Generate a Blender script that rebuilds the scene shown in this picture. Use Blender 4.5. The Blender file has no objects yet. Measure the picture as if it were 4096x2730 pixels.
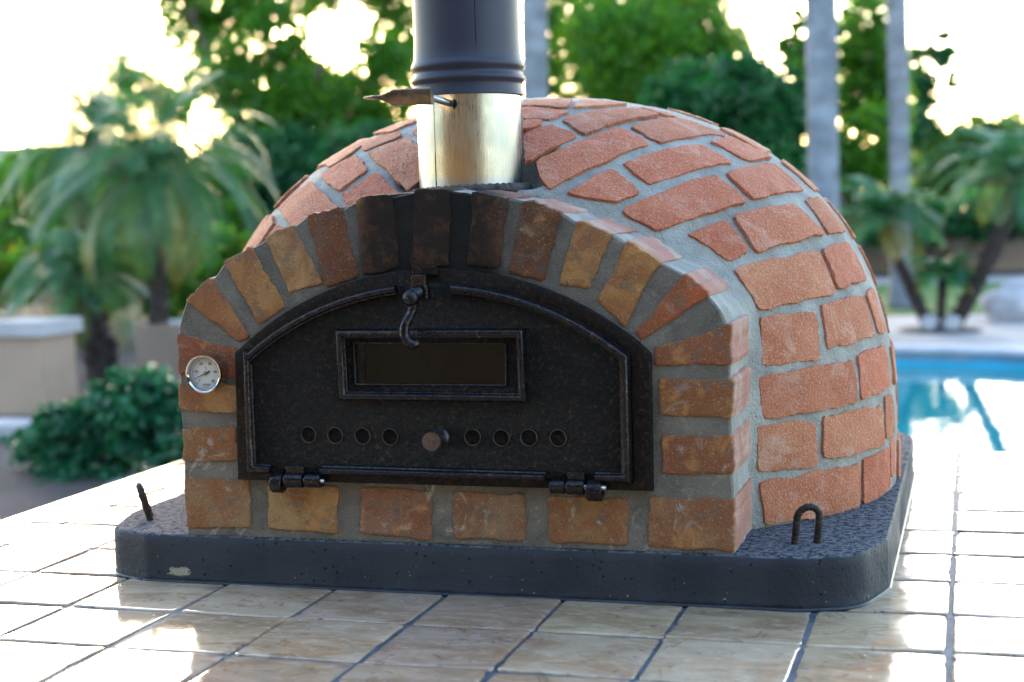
import bpy, bmesh, math, random
import numpy as np
from mathutils import Vector, Matrix, noise
random.seed(7); rng = np.random.default_rng(11)
scene = bpy.context.scene
COL = scene.collection
R = math.radians

# ------------------------------------------------------------------ camera
CAM = Vector((0.64284, -1.65444, 0.48719)); FPX = 6056.98
rot = (Matrix.Rotation(R(16.8925), 3, 'Z') @ Matrix.Rotation(R(85.0568), 3, 'X') @ Matrix.Rotation(R(-1.75222), 3, 'Z'))
cd = bpy.data.cameras.new('camera'); cam = bpy.data.objects.new('camera', cd); COL.objects.link(cam)
cam.matrix_world = Matrix.Translation(CAM) @ rot.to_4x4()
cd.sensor_width = 36.0; cd.lens = 36.0 * FPX / 4096; cd.clip_start = 0.05; cd.clip_end = 2000
cd.dof.use_dof = True; cd.dof.focus_distance = 1.97; cd.dof.aperture_fstop = 3.9
scene.camera = cam
# ------------------------------------------------------------------ sky and sun
SUN_EL, SUN_AZ = R(10.5), R(-24.0)        # low evening sun behind the trees, azimuth measured from +Y towards +X
world = bpy.data.worlds.new('World'); scene.world = world; world.use_nodes = True
nt = world.node_tree; bg = nt.nodes['Background']
sky = nt.nodes.new('ShaderNodeTexSky'); sky.sky_type = 'NISHITA'; sky.sun_disc = False
sky.sun_elevation = SUN_EL; sky.sun_rotation = SUN_AZ
sky.air_density = 1.0; sky.dust_density = 1.6; sky.ozone_density = 1.2; sky.altitude = 300
nt.links.new(sky.outputs[0], bg.inputs[0]); bg.inputs[1].default_value = 0.15
sd = bpy.data.lights.new('sun', 'SUN'); sd.energy = 0.5; sd.angle = R(10); sd.color = (1.0, 0.74, 0.45)
sun = bpy.data.objects.new('sun', sd); COL.objects.link(sun)
sdir = Vector((math.sin(SUN_AZ) * math.cos(SUN_EL), math.cos(SUN_AZ) * math.cos(SUN_EL), math.sin(SUN_EL)))
sun.rotation_euler = sdir.to_track_quat('Z', 'Y').to_euler()
scene.view_settings.view_transform = 'Standard'; scene.view_settings.look = 'None'
scene.view_settings.exposure = 3.22; scene.view_settings.gamma = 1.0
try:
    scene.cycles.use_denoising = True; scene.cycles.max_bounces = 8; scene.cycles.caustics_reflective = False; scene.cycles.caustics_refractive = False
except Exception: pass

def at(px, py, Y):
    """world point on the plane y=Y seen at (px,py) of a 2353x1568 view of the place"""
    s = 4096 / 2353
    d = rot @ Vector(((px * s - 2048) / FPX, -(py * s - 1365) / FPX, -1.0))
    return CAM + d * ((Y - CAM.y) / d.y)

# ------------------------------------------------------------------ object helpers
def tag(o, label=None, cat=None, group=None, kind=None):
    if label: o['label'] = label
    if cat: o['category'] = cat
    if group: o['group'] = group
    if kind: o['kind'] = kind
    return o
def link(name, me, mats=(), parent=None, smooth=False):
    o = bpy.data.objects.new(name, me); COL.objects.link(o)
    for m in (mats if isinstance(mats, (list, tuple)) else [mats]):
        if m and m.name not in [x.name for x in me.materials if x]: me.materials.append(m)
    if parent: o.parent = parent
    if smooth:
        me.polygons.foreach_set('use_smooth', [True] * len(me.polygons))
    return o
def empty(name, loc=(0, 0, 0)):
    o = bpy.data.objects.new(name, None); COL.objects.link(o); o.location = loc; o.empty_display_size = 0.1; return o
class MB:
    """collects vertices, faces, per-vertex colour and material index into one mesh"""
    def __init__(s): s.v = []; s.f = []; s.c = []; s.m = []
    def add(s, vs, fs, col=(1, 1, 1), mi=0):
        n = len(s.v); s.v += [tuple(v) for v in vs]; s.f += [tuple(i + n for i in f) for f in fs]
        s.c += [col] * len(vs) if not isinstance(col, list) else col
        s.m += [mi] * len(fs)
    def box(s, c, h, mi=0, col=(1, 1, 1), rz=0, rx=0):
        M = Matrix.Translation(c) @ Matrix.Rotation(rz, 4, 'Z') @ Matrix.Rotation(rx, 4, 'X')
        vs = [M @ Vector((x * h[0], y * h[1], z * h[2])) for x in (-1, 1) for y in (-1, 1) for z in (-1, 1)]
        s.add(vs, [(0, 1, 3, 2), (4, 6, 7, 5), (0, 4, 5, 1), (2, 3, 7, 6), (0, 2, 6, 4), (1, 5, 7, 3)], col, mi)
    def tube(s, pts, rad, seg=12, cap=True, mi=0, col=(1, 1, 1), squash=1.0):
        pts = [Vector(p) for p in pts]; n = len(pts)
        rad = rad if isinstance(rad, (list, tuple)) else [rad] * n
        ref = None; vs = []
        for i, p in enumerate(pts):
            t = (pts[min(i + 1, n - 1)] - pts[max(i - 1, 0)]).normalized()
            if ref is None: ref = t.orthogonal().normalized()
            ref = (ref - t * ref.dot(t)).normalized(); b = t.cross(ref)
            for k in range(seg):
                a = 2 * math.pi * k / seg
                vs.append(p + (ref * math.cos(a) + b * math.sin(a) * squash) * rad[i])
        fs = [(i * seg + k, i * seg + (k + 1) % seg, (i + 1) * seg + (k + 1) % seg, (i + 1) * seg + k) for i in range(n - 1) for k in range(seg)]
        if cap: fs += [tuple(range(seg))[::-1], tuple((n - 1) * seg + k for k in range(seg))]
        s.add(vs, fs, col, mi)
    def lathe(s, prof, M=Matrix.Identity(4), seg=48, mi=0, col=(1, 1, 1), closed=False):
        """prof: (r, z) pairs turned about z, then moved by M"""
        n = len(prof); vs = [M @ Vector((r * math.cos(2 * math.pi * k / seg), r * math.sin(2 * math.pi * k / seg), z)) for r, z in prof for k in range(seg)]
        fs = [(i * seg + k, i * seg + (k + 1) % seg, (i + 1) * seg + (k + 1) % seg, (i + 1) * seg + k) for i in range(n - 1) for k in range(seg)]
        if closed: fs += [tuple(range(seg))[::-1], tuple((n - 1) * seg + k for k in range(seg))]
        s.add(vs, fs, col, mi)
    def build(s, name, mats, parent=None, smooth=False, merge=False):
        me = bpy.data.meshes.new(name); me.from_pydata(s.v, [], s.f)
        mats = mats if isinstance(mats, (list, tuple)) else [mats]
        for m in mats: me.materials.append(m)
        me.polygons.foreach_set('material_index', s.m)
        ca = me.color_attributes.new('tint', 'FLOAT_COLOR', 'POINT')
        ca.data.foreach_set('color', np.array([(*c, 1.0) for c in s.c], dtype=np.float32).ravel())
        bm = bmesh.new(); bm.from_mesh(me)
        if merge: bmesh.ops.remove_doubles(bm, verts=bm.verts, dist=1e-5)
        bmesh.ops.recalc_face_normals(bm, faces=bm.faces)
        bm.to_mesh(me); bm.free()
        if smooth: me.polygons.foreach_set('use_smooth', [True] * len(me.polygons)); 
        o = bpy.data.objects.new(name, me); COL.objects.link(o)
        if parent: o.parent = parent
        return o
def flat_angle(o, deg=35):
    """smooth shading with sharp edges above an angle"""
    me = o.data; bm = bmesh.new(); bm.from_mesh(me)
    for f in bm.faces: f.smooth = True
    for e in bm.edges:
        if len(e.link_faces) == 2 and e.calc_face_angle(0) > R(deg): e.smooth = False
    bm.to_mesh(me); bm.free()
def plate(name, outer, holes, y0, y1, mat, parent=None, bevel=0.0, plane='xz'):
    """flat plate cut from an outline with holes; plane xz stands upright between y0 and y1, plane xy lies between z=y0 and z=y1"""
    cu = bpy.data.curves.new(name, 'CURVE'); cu.dimensions = '2D'; cu.fill_mode = 'BOTH'
    for pts in [outer] + list(holes):
        sp = cu.splines.new('POLY'); sp.points.add(len(pts) - 1); sp.use_cyclic_u = True
        for p, q in zip(sp.points, pts): p.co = (q[0], q[1], 0, 1)
    cu.extrude = max((y1 - y0) / 2 - bevel, 0); cu.bevel_depth = bevel; cu.bevel_resolution = 2; cu.offset = -bevel
    to = bpy.data.objects.new('tmp', cu); COL.objects.link(to)
    me = bpy.data.meshes.new_from_object(to.evaluated_get(bpy.context.evaluated_depsgraph_get()))
    bpy.data.objects.remove(to); bpy.data.curves.remove(cu)
    me.name = name
    n = len(me.vertices); a = np.empty(n * 3, np.float32); me.vertices.foreach_get('co', a); a = a.reshape(-1, 3)
    mid = (y0 + y1) / 2
    b = np.stack([a[:, 0], mid - a[:, 2], a[:, 1]], 1) if plane == 'xz' else np.stack([a[:, 0], a[:, 1], mid + a[:, 2]], 1)
    me.vertices.foreach_set('co', b.astype(np.float32).ravel()); me.update()
    o = bpy.data.objects.new(name, me); COL.objects.link(o); me.materials.clear(); me.materials.append(mat)
    bm = bmesh.new(); bm.from_mesh(me); bmesh.ops.remove_doubles(bm, verts=bm.verts, dist=1e-6); bmesh.ops.recalc_face_normals(bm, faces=bm.faces); bm.to_mesh(me); bm.free()
    if parent: o.parent = parent
    flat_angle(o, 30)
    return o
def text_mesh(s, size, loc, M, mb, mi=0, align='CENTER', sx=1.0):
    cu = bpy.data.curves.new('t', 'FONT'); cu.body = s; cu.size = size; cu.align_x = align; cu.align_y = 'CENTER'; cu.offset = size * 0.015
    to = bpy.data.objects.new('tmp', cu); COL.objects.link(to)
    me = bpy.data.meshes.new_from_object(to.evaluated_get(bpy.context.evaluated_depsgraph_get()))
    mb.add([M @ Vector((v.co.x * sx + loc[0], v.co.y + loc[1], 0)) for v in me.vertices], [tuple(p.vertices) for p in me.polygons], (1, 1, 1), mi)
    bpy.data.objects.remove(to); bpy.data.curves.remove(cu); bpy.data.meshes.remove(me)

# ------------------------------------------------------------------ material helpers
class NT:
    def __init__(s, name, rough=0.6, metal=0.0):
        s.m = bpy.data.materials.new(name); s.m.use_nodes = True; s.t = s.m.node_tree
        s.b = s.t.nodes['Principled BSDF']; s.b.inputs['Roughness'].default_value = rough; s.b.inputs['Metallic'].default_value = metal
        s.co = s.t.nodes.new('ShaderNodeTexCoord').outputs['Object']
    def n(s, ty, **kw):
        x = s.t.nodes.new(ty)
        for k, v in kw.items(): setattr(x, k, v)
        return x
    def set(s, sock, v):
        if hasattr(v, 'links') or isinstance(v, bpy.types.NodeSocket): s.t.links.new(v, sock)
        else:
            if isinstance(v, tuple) and len(v) == 3 and sock.type == 'RGBA': v = (*v, 1)
            sock.default_value = v
    def map(s, scale=(1, 1, 1), src=None):
        x = s.n('ShaderNodeMapping'); s.set(x.inputs[0], src or s.co); x.inputs['Scale'].default_value = scale; return x.outputs[0]
    def noise(s, scale, detail=4, rough=0.55, vec=None, dist=0.0):
        x = s.n('ShaderNodeTexNoise'); s.set(x.inputs['Vector'], vec or s.co); x.inputs['Scale'].default_value = scale
        x.inputs['Detail'].default_value = detail; x.inputs['Roughness'].default_value = rough; x.inputs['Distortion'].default_value = dist; return x.outputs['Fac']
    def voro(s, scale, feat='F1', vec=None, rnd=1.0):
        x = s.n('ShaderNodeTexVoronoi', feature=feat); s.set(x.inputs['Vector'], vec or s.co); x.inputs['Scale'].default_value = scale; x.inputs['Randomness'].default_value = rnd; return x
    def ramp(s, fac, lo, hi, a=0.0, b=1.0):
        x = s.n('ShaderNodeMapRange'); s.set(x.inputs[0], fac); x.inputs[1].default_value = lo; x.inputs[2].default_value = hi
        x.inputs[3].default_value = a; x.inputs[4].default_value = b; x.interpolation_type = 'SMOOTHSTEP'; return x.outputs[0]
    def mix(s, fac, a, b, mode='MIX'):
        x = s.n('ShaderNodeMix', data_type='RGBA', blend_type=mode)
        s.set(x.inputs[0], fac); s.set(x.inputs[6], a); s.set(x.inputs[7], b); return x.outputs[2]
    def math(s, op, a, b=0.0):
        x = s.n('ShaderNodeMath', operation=op); s.set(x.inputs[0], a); s.set(x.inputs[1], b); return x.outputs[0]
    def attr(s, name='tint'):
        x = s.n('ShaderNodeAttribute'); x.attribute_name = name; return x.outputs['Color']
    def bump(s, h, strength=0.5, dist=0.002):
        x = s.n('ShaderNodeBump'); x.inputs['Strength'].default_value = strength; x.inputs['Distance'].default_value = dist; s.set(x.inputs['Height'], h)
        s.t.links.new(x.outputs[0], s.b.inputs['Normal']); return x
    def base(s, v): s.set(s.b.inputs['Base Color'], v)
    def rough(s, v): s.set(s.b.inputs['Roughness'], v)

def mat_plain(name, col, rough=0.6, metal=0.0, var=0.25, scale=8, bump=0.2, bd=0.003, bscale=60):
    t = NT(name, rough, metal); n1 = t.noise(scale, 5)
    t.base(t.mix(t.ramp(n1, .35, .65), tuple(c * (1 - var) for c in col), tuple(min(c * (1 + var), 1) for c in col)))
    if bump: t.bump(t.noise(bscale, 5), bump, bd)
    return t.m
# ------------------------------------------------------------------ materials of the oven and counter
def m_dome_brick():
    t = NT('terracotta_brick', .82); tint = t.attr()
    big = t.noise(14, 5); fine = t.noise(420, 3, .7); mid = t.noise(70, 5, .65)
    c = t.mix(t.ramp(big, .3, .7), (.45, .122, .046), (.55, .185, .085))
    c = t.mix(t.math('MULTIPLY', t.ramp(t.noise(24, 6, .7, dist=.8), .50, .68), .55), c, (.60, .36, .26))
    c = t.mix(t.math('MULTIPLY', t.ramp(fine, .53, .64), .6), c, (.66, .46, .38))
    c = t.mix(1.0, c, tint, 'MULTIPLY')
    # black scorch specks near the flue
    sep = t.n('ShaderNodeSeparateXYZ'); t.set(sep.inputs[0], t.co)
    d = t.n('ShaderNodeVectorMath', operation='DISTANCE'); t.set(d.inputs[0], t.co); d.inputs[1].default_value = (-.06, .33, .55)
    near = t.ramp(d.outputs['Value'], .1, .24, 1, 0); sp = t.voro(210)
    spk = t.math('MULTIPLY', t.math('MULTIPLY', t.ramp(sp.outputs['Distance'], .18, .34, 1, 0), t.ramp(t.noise(46, 2), .46, .56)), near)
    far = t.math('MULTIPLY', t.ramp(t.voro(120).outputs['Distance'], .06, .12, 1, 0), t.ramp(t.noise(25, 2), .52, .6))
    c = t.mix(t.math('MAXIMUM', spk, t.math('MULTIPLY', far, .6)), c, (.035, .03, .035))
    t.base(c)
    h = t.math('ADD', t.math('MULTIPLY', fine, .5), t.math('ADD', t.math('MULTIPLY', t.noise(190, 4, .7), 1.0), t.math('MULTIPLY', t.noise(40, 3), .9)))
    t.bump(h, .9, .004)
    return t.m
def m_mortar(name, col, dark=.55):
    t = NT(name, .9); tint = t.attr()
    n1 = t.noise(18, 6); c = t.mix(t.ramp(n1, .3, .7), tuple(x * .78 for x in col), tuple(x * 1.15 for x in col))
    c = t.mix(t.math('MULTIPLY', t.ramp(t.noise(8, 6, .7, dist=1.0), .50, .70), .55), c, (.33, .285, .215)); c = t.mix(t.math('MULTIPLY', t.ramp(t.noise(26, 6, .75), .56, .68), .5), c, tuple(x * .55 for x in col))
    gr = t.voro(330); c = t.mix(t.math('MULTIPLY', t.ramp(gr.outputs['Distance'], .1, .25, 1, 0), t.ramp(t.noise(160, 2), .5, .6)), c, tuple(x * .35 for x in col))
    g2 = t.voro(210, rnd=.9); c = t.mix(t.math('MULTIPLY', t.ramp(g2.outputs['Distance'], .08, .2, 1, 0), t.ramp(t.noise(90, 2), .54, .64)), c, (.42, .30, .18))
    t.base(t.mix(1.0, c, tint, 'MULTIPLY'))
    h = t.math('ADD', t.noise(260, 4, .7), t.math('ADD', t.math('MULTIPLY', t.noise(55, 4), 1.4), t.math('MULTIPLY', t.noise(130, 4, .7), 1.0))); t.bump(h, .95, .0045)
    return t.m
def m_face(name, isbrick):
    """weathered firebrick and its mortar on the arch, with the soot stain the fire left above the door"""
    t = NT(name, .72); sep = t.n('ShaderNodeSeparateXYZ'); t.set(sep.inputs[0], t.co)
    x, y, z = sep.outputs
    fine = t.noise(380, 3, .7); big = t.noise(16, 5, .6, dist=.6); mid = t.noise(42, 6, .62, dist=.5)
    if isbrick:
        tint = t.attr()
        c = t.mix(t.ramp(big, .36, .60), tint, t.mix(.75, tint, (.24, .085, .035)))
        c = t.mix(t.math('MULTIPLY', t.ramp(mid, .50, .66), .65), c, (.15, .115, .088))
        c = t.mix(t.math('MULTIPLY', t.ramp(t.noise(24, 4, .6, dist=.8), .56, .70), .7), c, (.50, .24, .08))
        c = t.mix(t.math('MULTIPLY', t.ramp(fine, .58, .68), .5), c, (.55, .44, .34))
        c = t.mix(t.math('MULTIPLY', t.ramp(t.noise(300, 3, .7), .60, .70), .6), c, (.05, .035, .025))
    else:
        c = t.mix(t.ramp(big, .3, .7), (.115, .104, .088), (.205, .185, .155))  # darker than the side mortar: grime plus shade put into the colour
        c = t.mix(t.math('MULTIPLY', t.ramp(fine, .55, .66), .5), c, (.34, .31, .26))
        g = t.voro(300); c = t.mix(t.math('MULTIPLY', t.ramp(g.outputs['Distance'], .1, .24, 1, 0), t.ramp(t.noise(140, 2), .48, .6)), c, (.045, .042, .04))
    if isbrick: c = t.mix(t.ramp(y, .1475, .160), c, t.mix(t.ramp(big, .4, .65), (.40, .19, .14), (.46, .33, .27)))
    # lime bloom low on the wall
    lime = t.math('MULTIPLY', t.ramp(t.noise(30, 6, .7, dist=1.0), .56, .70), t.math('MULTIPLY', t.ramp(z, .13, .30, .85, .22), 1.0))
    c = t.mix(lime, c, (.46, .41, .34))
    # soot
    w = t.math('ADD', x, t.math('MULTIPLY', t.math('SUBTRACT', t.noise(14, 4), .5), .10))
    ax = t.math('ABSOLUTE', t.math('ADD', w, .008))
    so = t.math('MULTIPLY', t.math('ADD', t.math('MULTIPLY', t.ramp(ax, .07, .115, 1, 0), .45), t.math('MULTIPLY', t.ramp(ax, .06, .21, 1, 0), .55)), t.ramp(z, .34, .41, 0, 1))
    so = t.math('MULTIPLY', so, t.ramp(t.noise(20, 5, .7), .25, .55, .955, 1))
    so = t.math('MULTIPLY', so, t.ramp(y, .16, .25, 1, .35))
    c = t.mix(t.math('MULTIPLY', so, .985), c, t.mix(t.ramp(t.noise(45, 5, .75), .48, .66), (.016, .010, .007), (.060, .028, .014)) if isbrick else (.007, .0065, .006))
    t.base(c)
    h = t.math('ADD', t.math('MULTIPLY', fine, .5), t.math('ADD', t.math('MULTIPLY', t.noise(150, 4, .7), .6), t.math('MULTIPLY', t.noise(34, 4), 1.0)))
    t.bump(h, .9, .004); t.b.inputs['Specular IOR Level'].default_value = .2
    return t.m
def m_iron(name, hammered=True, rough=.36, c0=(.006, .0055, .006), c1=(.085, .045, .022), metal=.55):
    t = NT(name, rough, metal)
    n1 = t.noise(170, 5, .75, dist=.8)
    t.base(t.mix(t.ramp(n1, .50, .72), c0, c1))
    t.rough(t.ramp(t.noise(90, 4), .3, .7, rough - .08, rough + .16))
    if hammered:
        wv = t.noise(380, 4, .7, vec=t.map((1, 1, .45))); t.bump(t.math('ADD', wv, t.math('MULTIPLY', t.noise(120, 3), .5)), 1.0, .0062)
    else: t.bump(t.noise(140, 4), .6, .0014)
    t.b.inputs['Specular IOR Level'].default_value = .45
    return t.m
def m_slab():
    t = NT('charcoal_concrete_paint', .55)
    sep = t.n('ShaderNodeSeparateXYZ'); t.set(sep.inputs[0], t.n('ShaderNodeNewGeometry').outputs['Normal'])
    up = t.ramp(sep.outputs[2], .5, .9)
    n1 = t.noise(9, 5); c = t.mix(t.ramp(n1, .3, .7), (.023, .028, .038), (.039, .045, .057))
    c = t.mix(t.math('MULTIPLY', up, t.ramp(t.noise(110, 5, .8), .40, .58)), c, (.175, .185, .215))
    pz = t.n('ShaderNodeSeparateXYZ'); t.set(pz.inputs[0], t.co)
    chips = t.math('MULTIPLY', t.ramp(t.math('ADD', t.voro(130).outputs['Distance'], t.math('MULTIPLY', t.noise(400, 2), .15)), .16, .26, 1, 0), t.ramp(t.noise(40, 3), .50, .60))
    chips = t.math('MULTIPLY', chips, t.ramp(pz.outputs[2], .005, .05, 1, .25))
    c = t.mix(chips, c, (.27, .26, .2))
    pits = t.math('MULTIPLY', t.ramp(t.voro(85).outputs['Distance'], .10, .19, 1, 0), t.ramp(t.noise(26, 3), .46, .55))
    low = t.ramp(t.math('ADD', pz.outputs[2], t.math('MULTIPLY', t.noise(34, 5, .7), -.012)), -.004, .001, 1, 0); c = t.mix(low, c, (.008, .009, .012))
    c = t.mix(pits, c, (.012, .014, .018))
    # bare patch near the front left corner
    d = t.n('ShaderNodeVectorMath', operation='DISTANCE'); t.set(d.inputs[0], t.map((1, 1, 2.2))); d.inputs[1].default_value = (-.385, .14, .035)
    pt = t.ramp(t.math('ADD', d.outputs['Value'], t.math('MULTIPLY', t.math('SUBTRACT', t.noise(60, 5, .7), .5), .07)), .008, .014, 1, 0)
    c = t.mix(pt, c, (.34, .31, .23))
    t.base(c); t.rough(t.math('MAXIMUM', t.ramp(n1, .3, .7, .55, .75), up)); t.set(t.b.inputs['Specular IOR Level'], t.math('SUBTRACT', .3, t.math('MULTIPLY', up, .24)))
    h = t.math('SUBTRACT', t.math('ADD', t.math('MULTIPLY', t.noise(45, 4), .6), t.math('ADD', t.math('MULTIPLY', t.math('MULTIPLY', t.noise(140, 5, .75), up), 1.5), t.math('MULTIPLY', t.noise(160, 4, .7), .35))), t.math('MULTIPLY', pits, 1.5))
    t.bump(h, .9, .004); return t.m
def m_steel():
    t = NT('stainless_steel', .3, 1.0)
    br = t.noise(60, 4, .6, vec=t.map((14, 14, .5))); sm = t.noise(20, 5)
    sep = t.n('ShaderNodeSeparateXYZ'); t.set(sep.inputs[0], t.co)
    c = t.mix(t.ramp(br, .3, .7), (.34, .34, .34), (.47, .47, .46))
    z2 = t.math('ADD', sep.outputs[2], t.math('MULTIPLY', t.math('SUBTRACT', sm, .5), .02))
    gold_streak = t.math('MULTIPLY', t.ramp(z2, .525, .62, 1, 0), t.ramp(t.math('ABSOLUTE', t.math('SUBTRACT', sep.outputs[0], .0)), .0, .055, 1, 0))  # heat tint, with the gold highlight painted up the middle
    c = t.mix(t.math('MULTIPLY', gold_streak, .55), c, (.50, .31, .10))
    c = t.mix(t.ramp(z2, .526, .536, .7, 0), c, (.32, .36, .46))
    mk = t.math('MULTIPLY', t.ramp(t.voro(95).outputs['Distance'], .04, .09, 1, 0), t.ramp(t.noise(30, 3), .55, .62))
    c = t.mix(mk, c, (.05, .04, .03)); t.base(c)
    t.rough(t.ramp(t.math('ADD', t.math('MULTIPLY', br, .5), t.math('MULTIPLY', sm, .5)), .35, .65, .22, .40))
    t.bump(t.math('ADD', br, t.math('MULTIPLY', sm, .6)), .12, .0006); t.b.inputs['Anisotropic'].default_value = .5
    return t.m
def m_tile():
    t = NT('travertine_tile', .1); tint = t.attr()
    n1 = t.noise(7, 7, .66, vec=t.map((1, 2.4, 1)), dist=.8); n2 = t.noise(38, 6, .7, vec=t.map((1, 2.2, 1)), dist=.6)
    c = t.mix(t.ramp(n1, .34, .66), (.39, .245, .145), (.58, .425, .295))
    c = t.mix(t.math('MULTIPLY', t.ramp(n2, .50, .68), .6), c, (.68, .56, .43))
    c = t.mix(t.math('MULTIPLY', t.ramp(t.noise(20, 5, .7, dist=1.5), .57, .66), .6), c, (.25, .15, .09))
    c = t.mix(1.0, c, tint, 'MULTIPLY')
    pv = t.voro(34, vec=t.map((1, 2.6, 1))); pit = t.math('MULTIPLY', t.ramp(pv.outputs['Distance'], .10, .18, 1, 0), t.ramp(t.noise(19, 3), .49, .54))
    pv2 = t.voro(110, vec=t.map((1, 2.2, 1))); pit2 = t.math('MULTIPLY', t.ramp(pv2.outputs['Distance'], .12, .22, 1, 0), t.ramp(t.noise(33, 3), .55, .60))
    pit = t.math('MAXIMUM', pit, pit2)
    c = t.mix(pit, c, (.045, .06, .10)); t.base(c)
    t.rough(t.math('ADD', t.ramp(t.noise(26, 4), .3, .7, .06, .14), t.math('MULTIPLY', pit, .5)))
    t.b.inputs['Coat Weight'].default_value = .4; t.b.inputs['Coat Roughness'].default_value = .05; t.b.inputs['IOR'].default_value = 1.5
    t.bump(t.math('SUBTRACT', t.math('ADD', t.math('MULTIPLY', t.noise(9, 2), .10), t.math('MULTIPLY', t.noise(70, 4), .05)), t.math('MULTIPLY', pit, .9)), .25, .003)
    return t.m
M_DB = m_dome_brick(); M_MO = m_mortar('grey_mortar', (.43, .425, .385))
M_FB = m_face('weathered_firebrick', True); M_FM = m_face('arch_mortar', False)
M_IR = m_iron('hammered_cast_iron'); M_IR2 = m_iron('smooth_cast_iron', False, .26, (.030, .029, .034), (.12, .085, .06), .85); M_KNOB = m_iron('worn_knob_iron', False, .3, (.12, .11, .115), (.20, .16, .14), .9); M_FR = m_iron('matt_black_iron', False, .5)
M_SLAB = m_slab(); M_ST = m_steel(); M_TILE = m_tile()
M_GROUT = mat_plain('dark_grout', (.075, .088, .115), .62, var=.3, scale=30, bump=.6, bd=.002, bscale=150)
M_PIPE = mat_plain('blue_black_pipe_paint', (.019, .021, .040), .5, .0, var=.1, scale=12, bump=.08, bd=.001, bscale=90)
M_ROPE = mat_plain('fibre_rope', (.07, .065, .065), .95, var=.4, scale=60, bump=.9, bd=.003, bscale=300)
M_HANDLE = mat_plain('brushed_dark_steel', (.22, .18, .14), .3, 1.0, var=.25, scale=60, bump=.15, bd=.0006, bscale=240)
M_REBAR = mat_plain('rusty_rebar', (.035, .027, .024), .6, .3, var=.6, scale=50, bump=.5, bd=.001, bscale=220)
M_CHROME = mat_plain('chrome', (.62, .62, .62), .07, 1.0, var=.02, scale=5, bump=0)
M_DIAL = mat_plain('white_dial', (.62, .66, .64), .35, var=.02, scale=5, bump=0)
M_INK = mat_plain('black_ink', (.012, .012, .014), .5, var=.05, bump=0)
M_BRASS = mat_plain('brass', (.55, .36, .10), .3, 1.0, var=.1, bump=0)
M_BLUEHOSE = mat_plain('dark_sealant', (.03, .04, .06), .4, var=.3, scale=40, bump=.3)
def m_glass():
    t = NT('sooty_door_glass', .09); t.base(t.mix(t.ramp(t.noise(9, 4), .35, .65), (.004, .0032, .003), (.010, .0085, .0075)))
    t.b.inputs['Specular IOR Level'].default_value = .16; return t.m
M_GLASS = m_glass()
def m_lens():
    t = NT('gauge_lens', .03); t.base((1, 1, 1)); tr = t.n('ShaderNodeBsdfTransparent'); g = t.n('ShaderNodeBsdfGlossy'); g.inputs['Roughness'].default_value = .04
    fr = t.n('ShaderNodeFresnel'); fr.inputs['IOR'].default_value = 1.3; ms = t.n('ShaderNodeMixShader'); t.set(ms.inputs[0], fr.outputs[0]); t.set(ms.inputs[1], tr.outputs[0]); t.set(ms.inputs[2], g.outputs[0])
    t.t.links.new(ms.outputs[0], t.t.nodes['Material Output'].inputs['Surface']); return t.m
M_LENS = m_lens()

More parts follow.
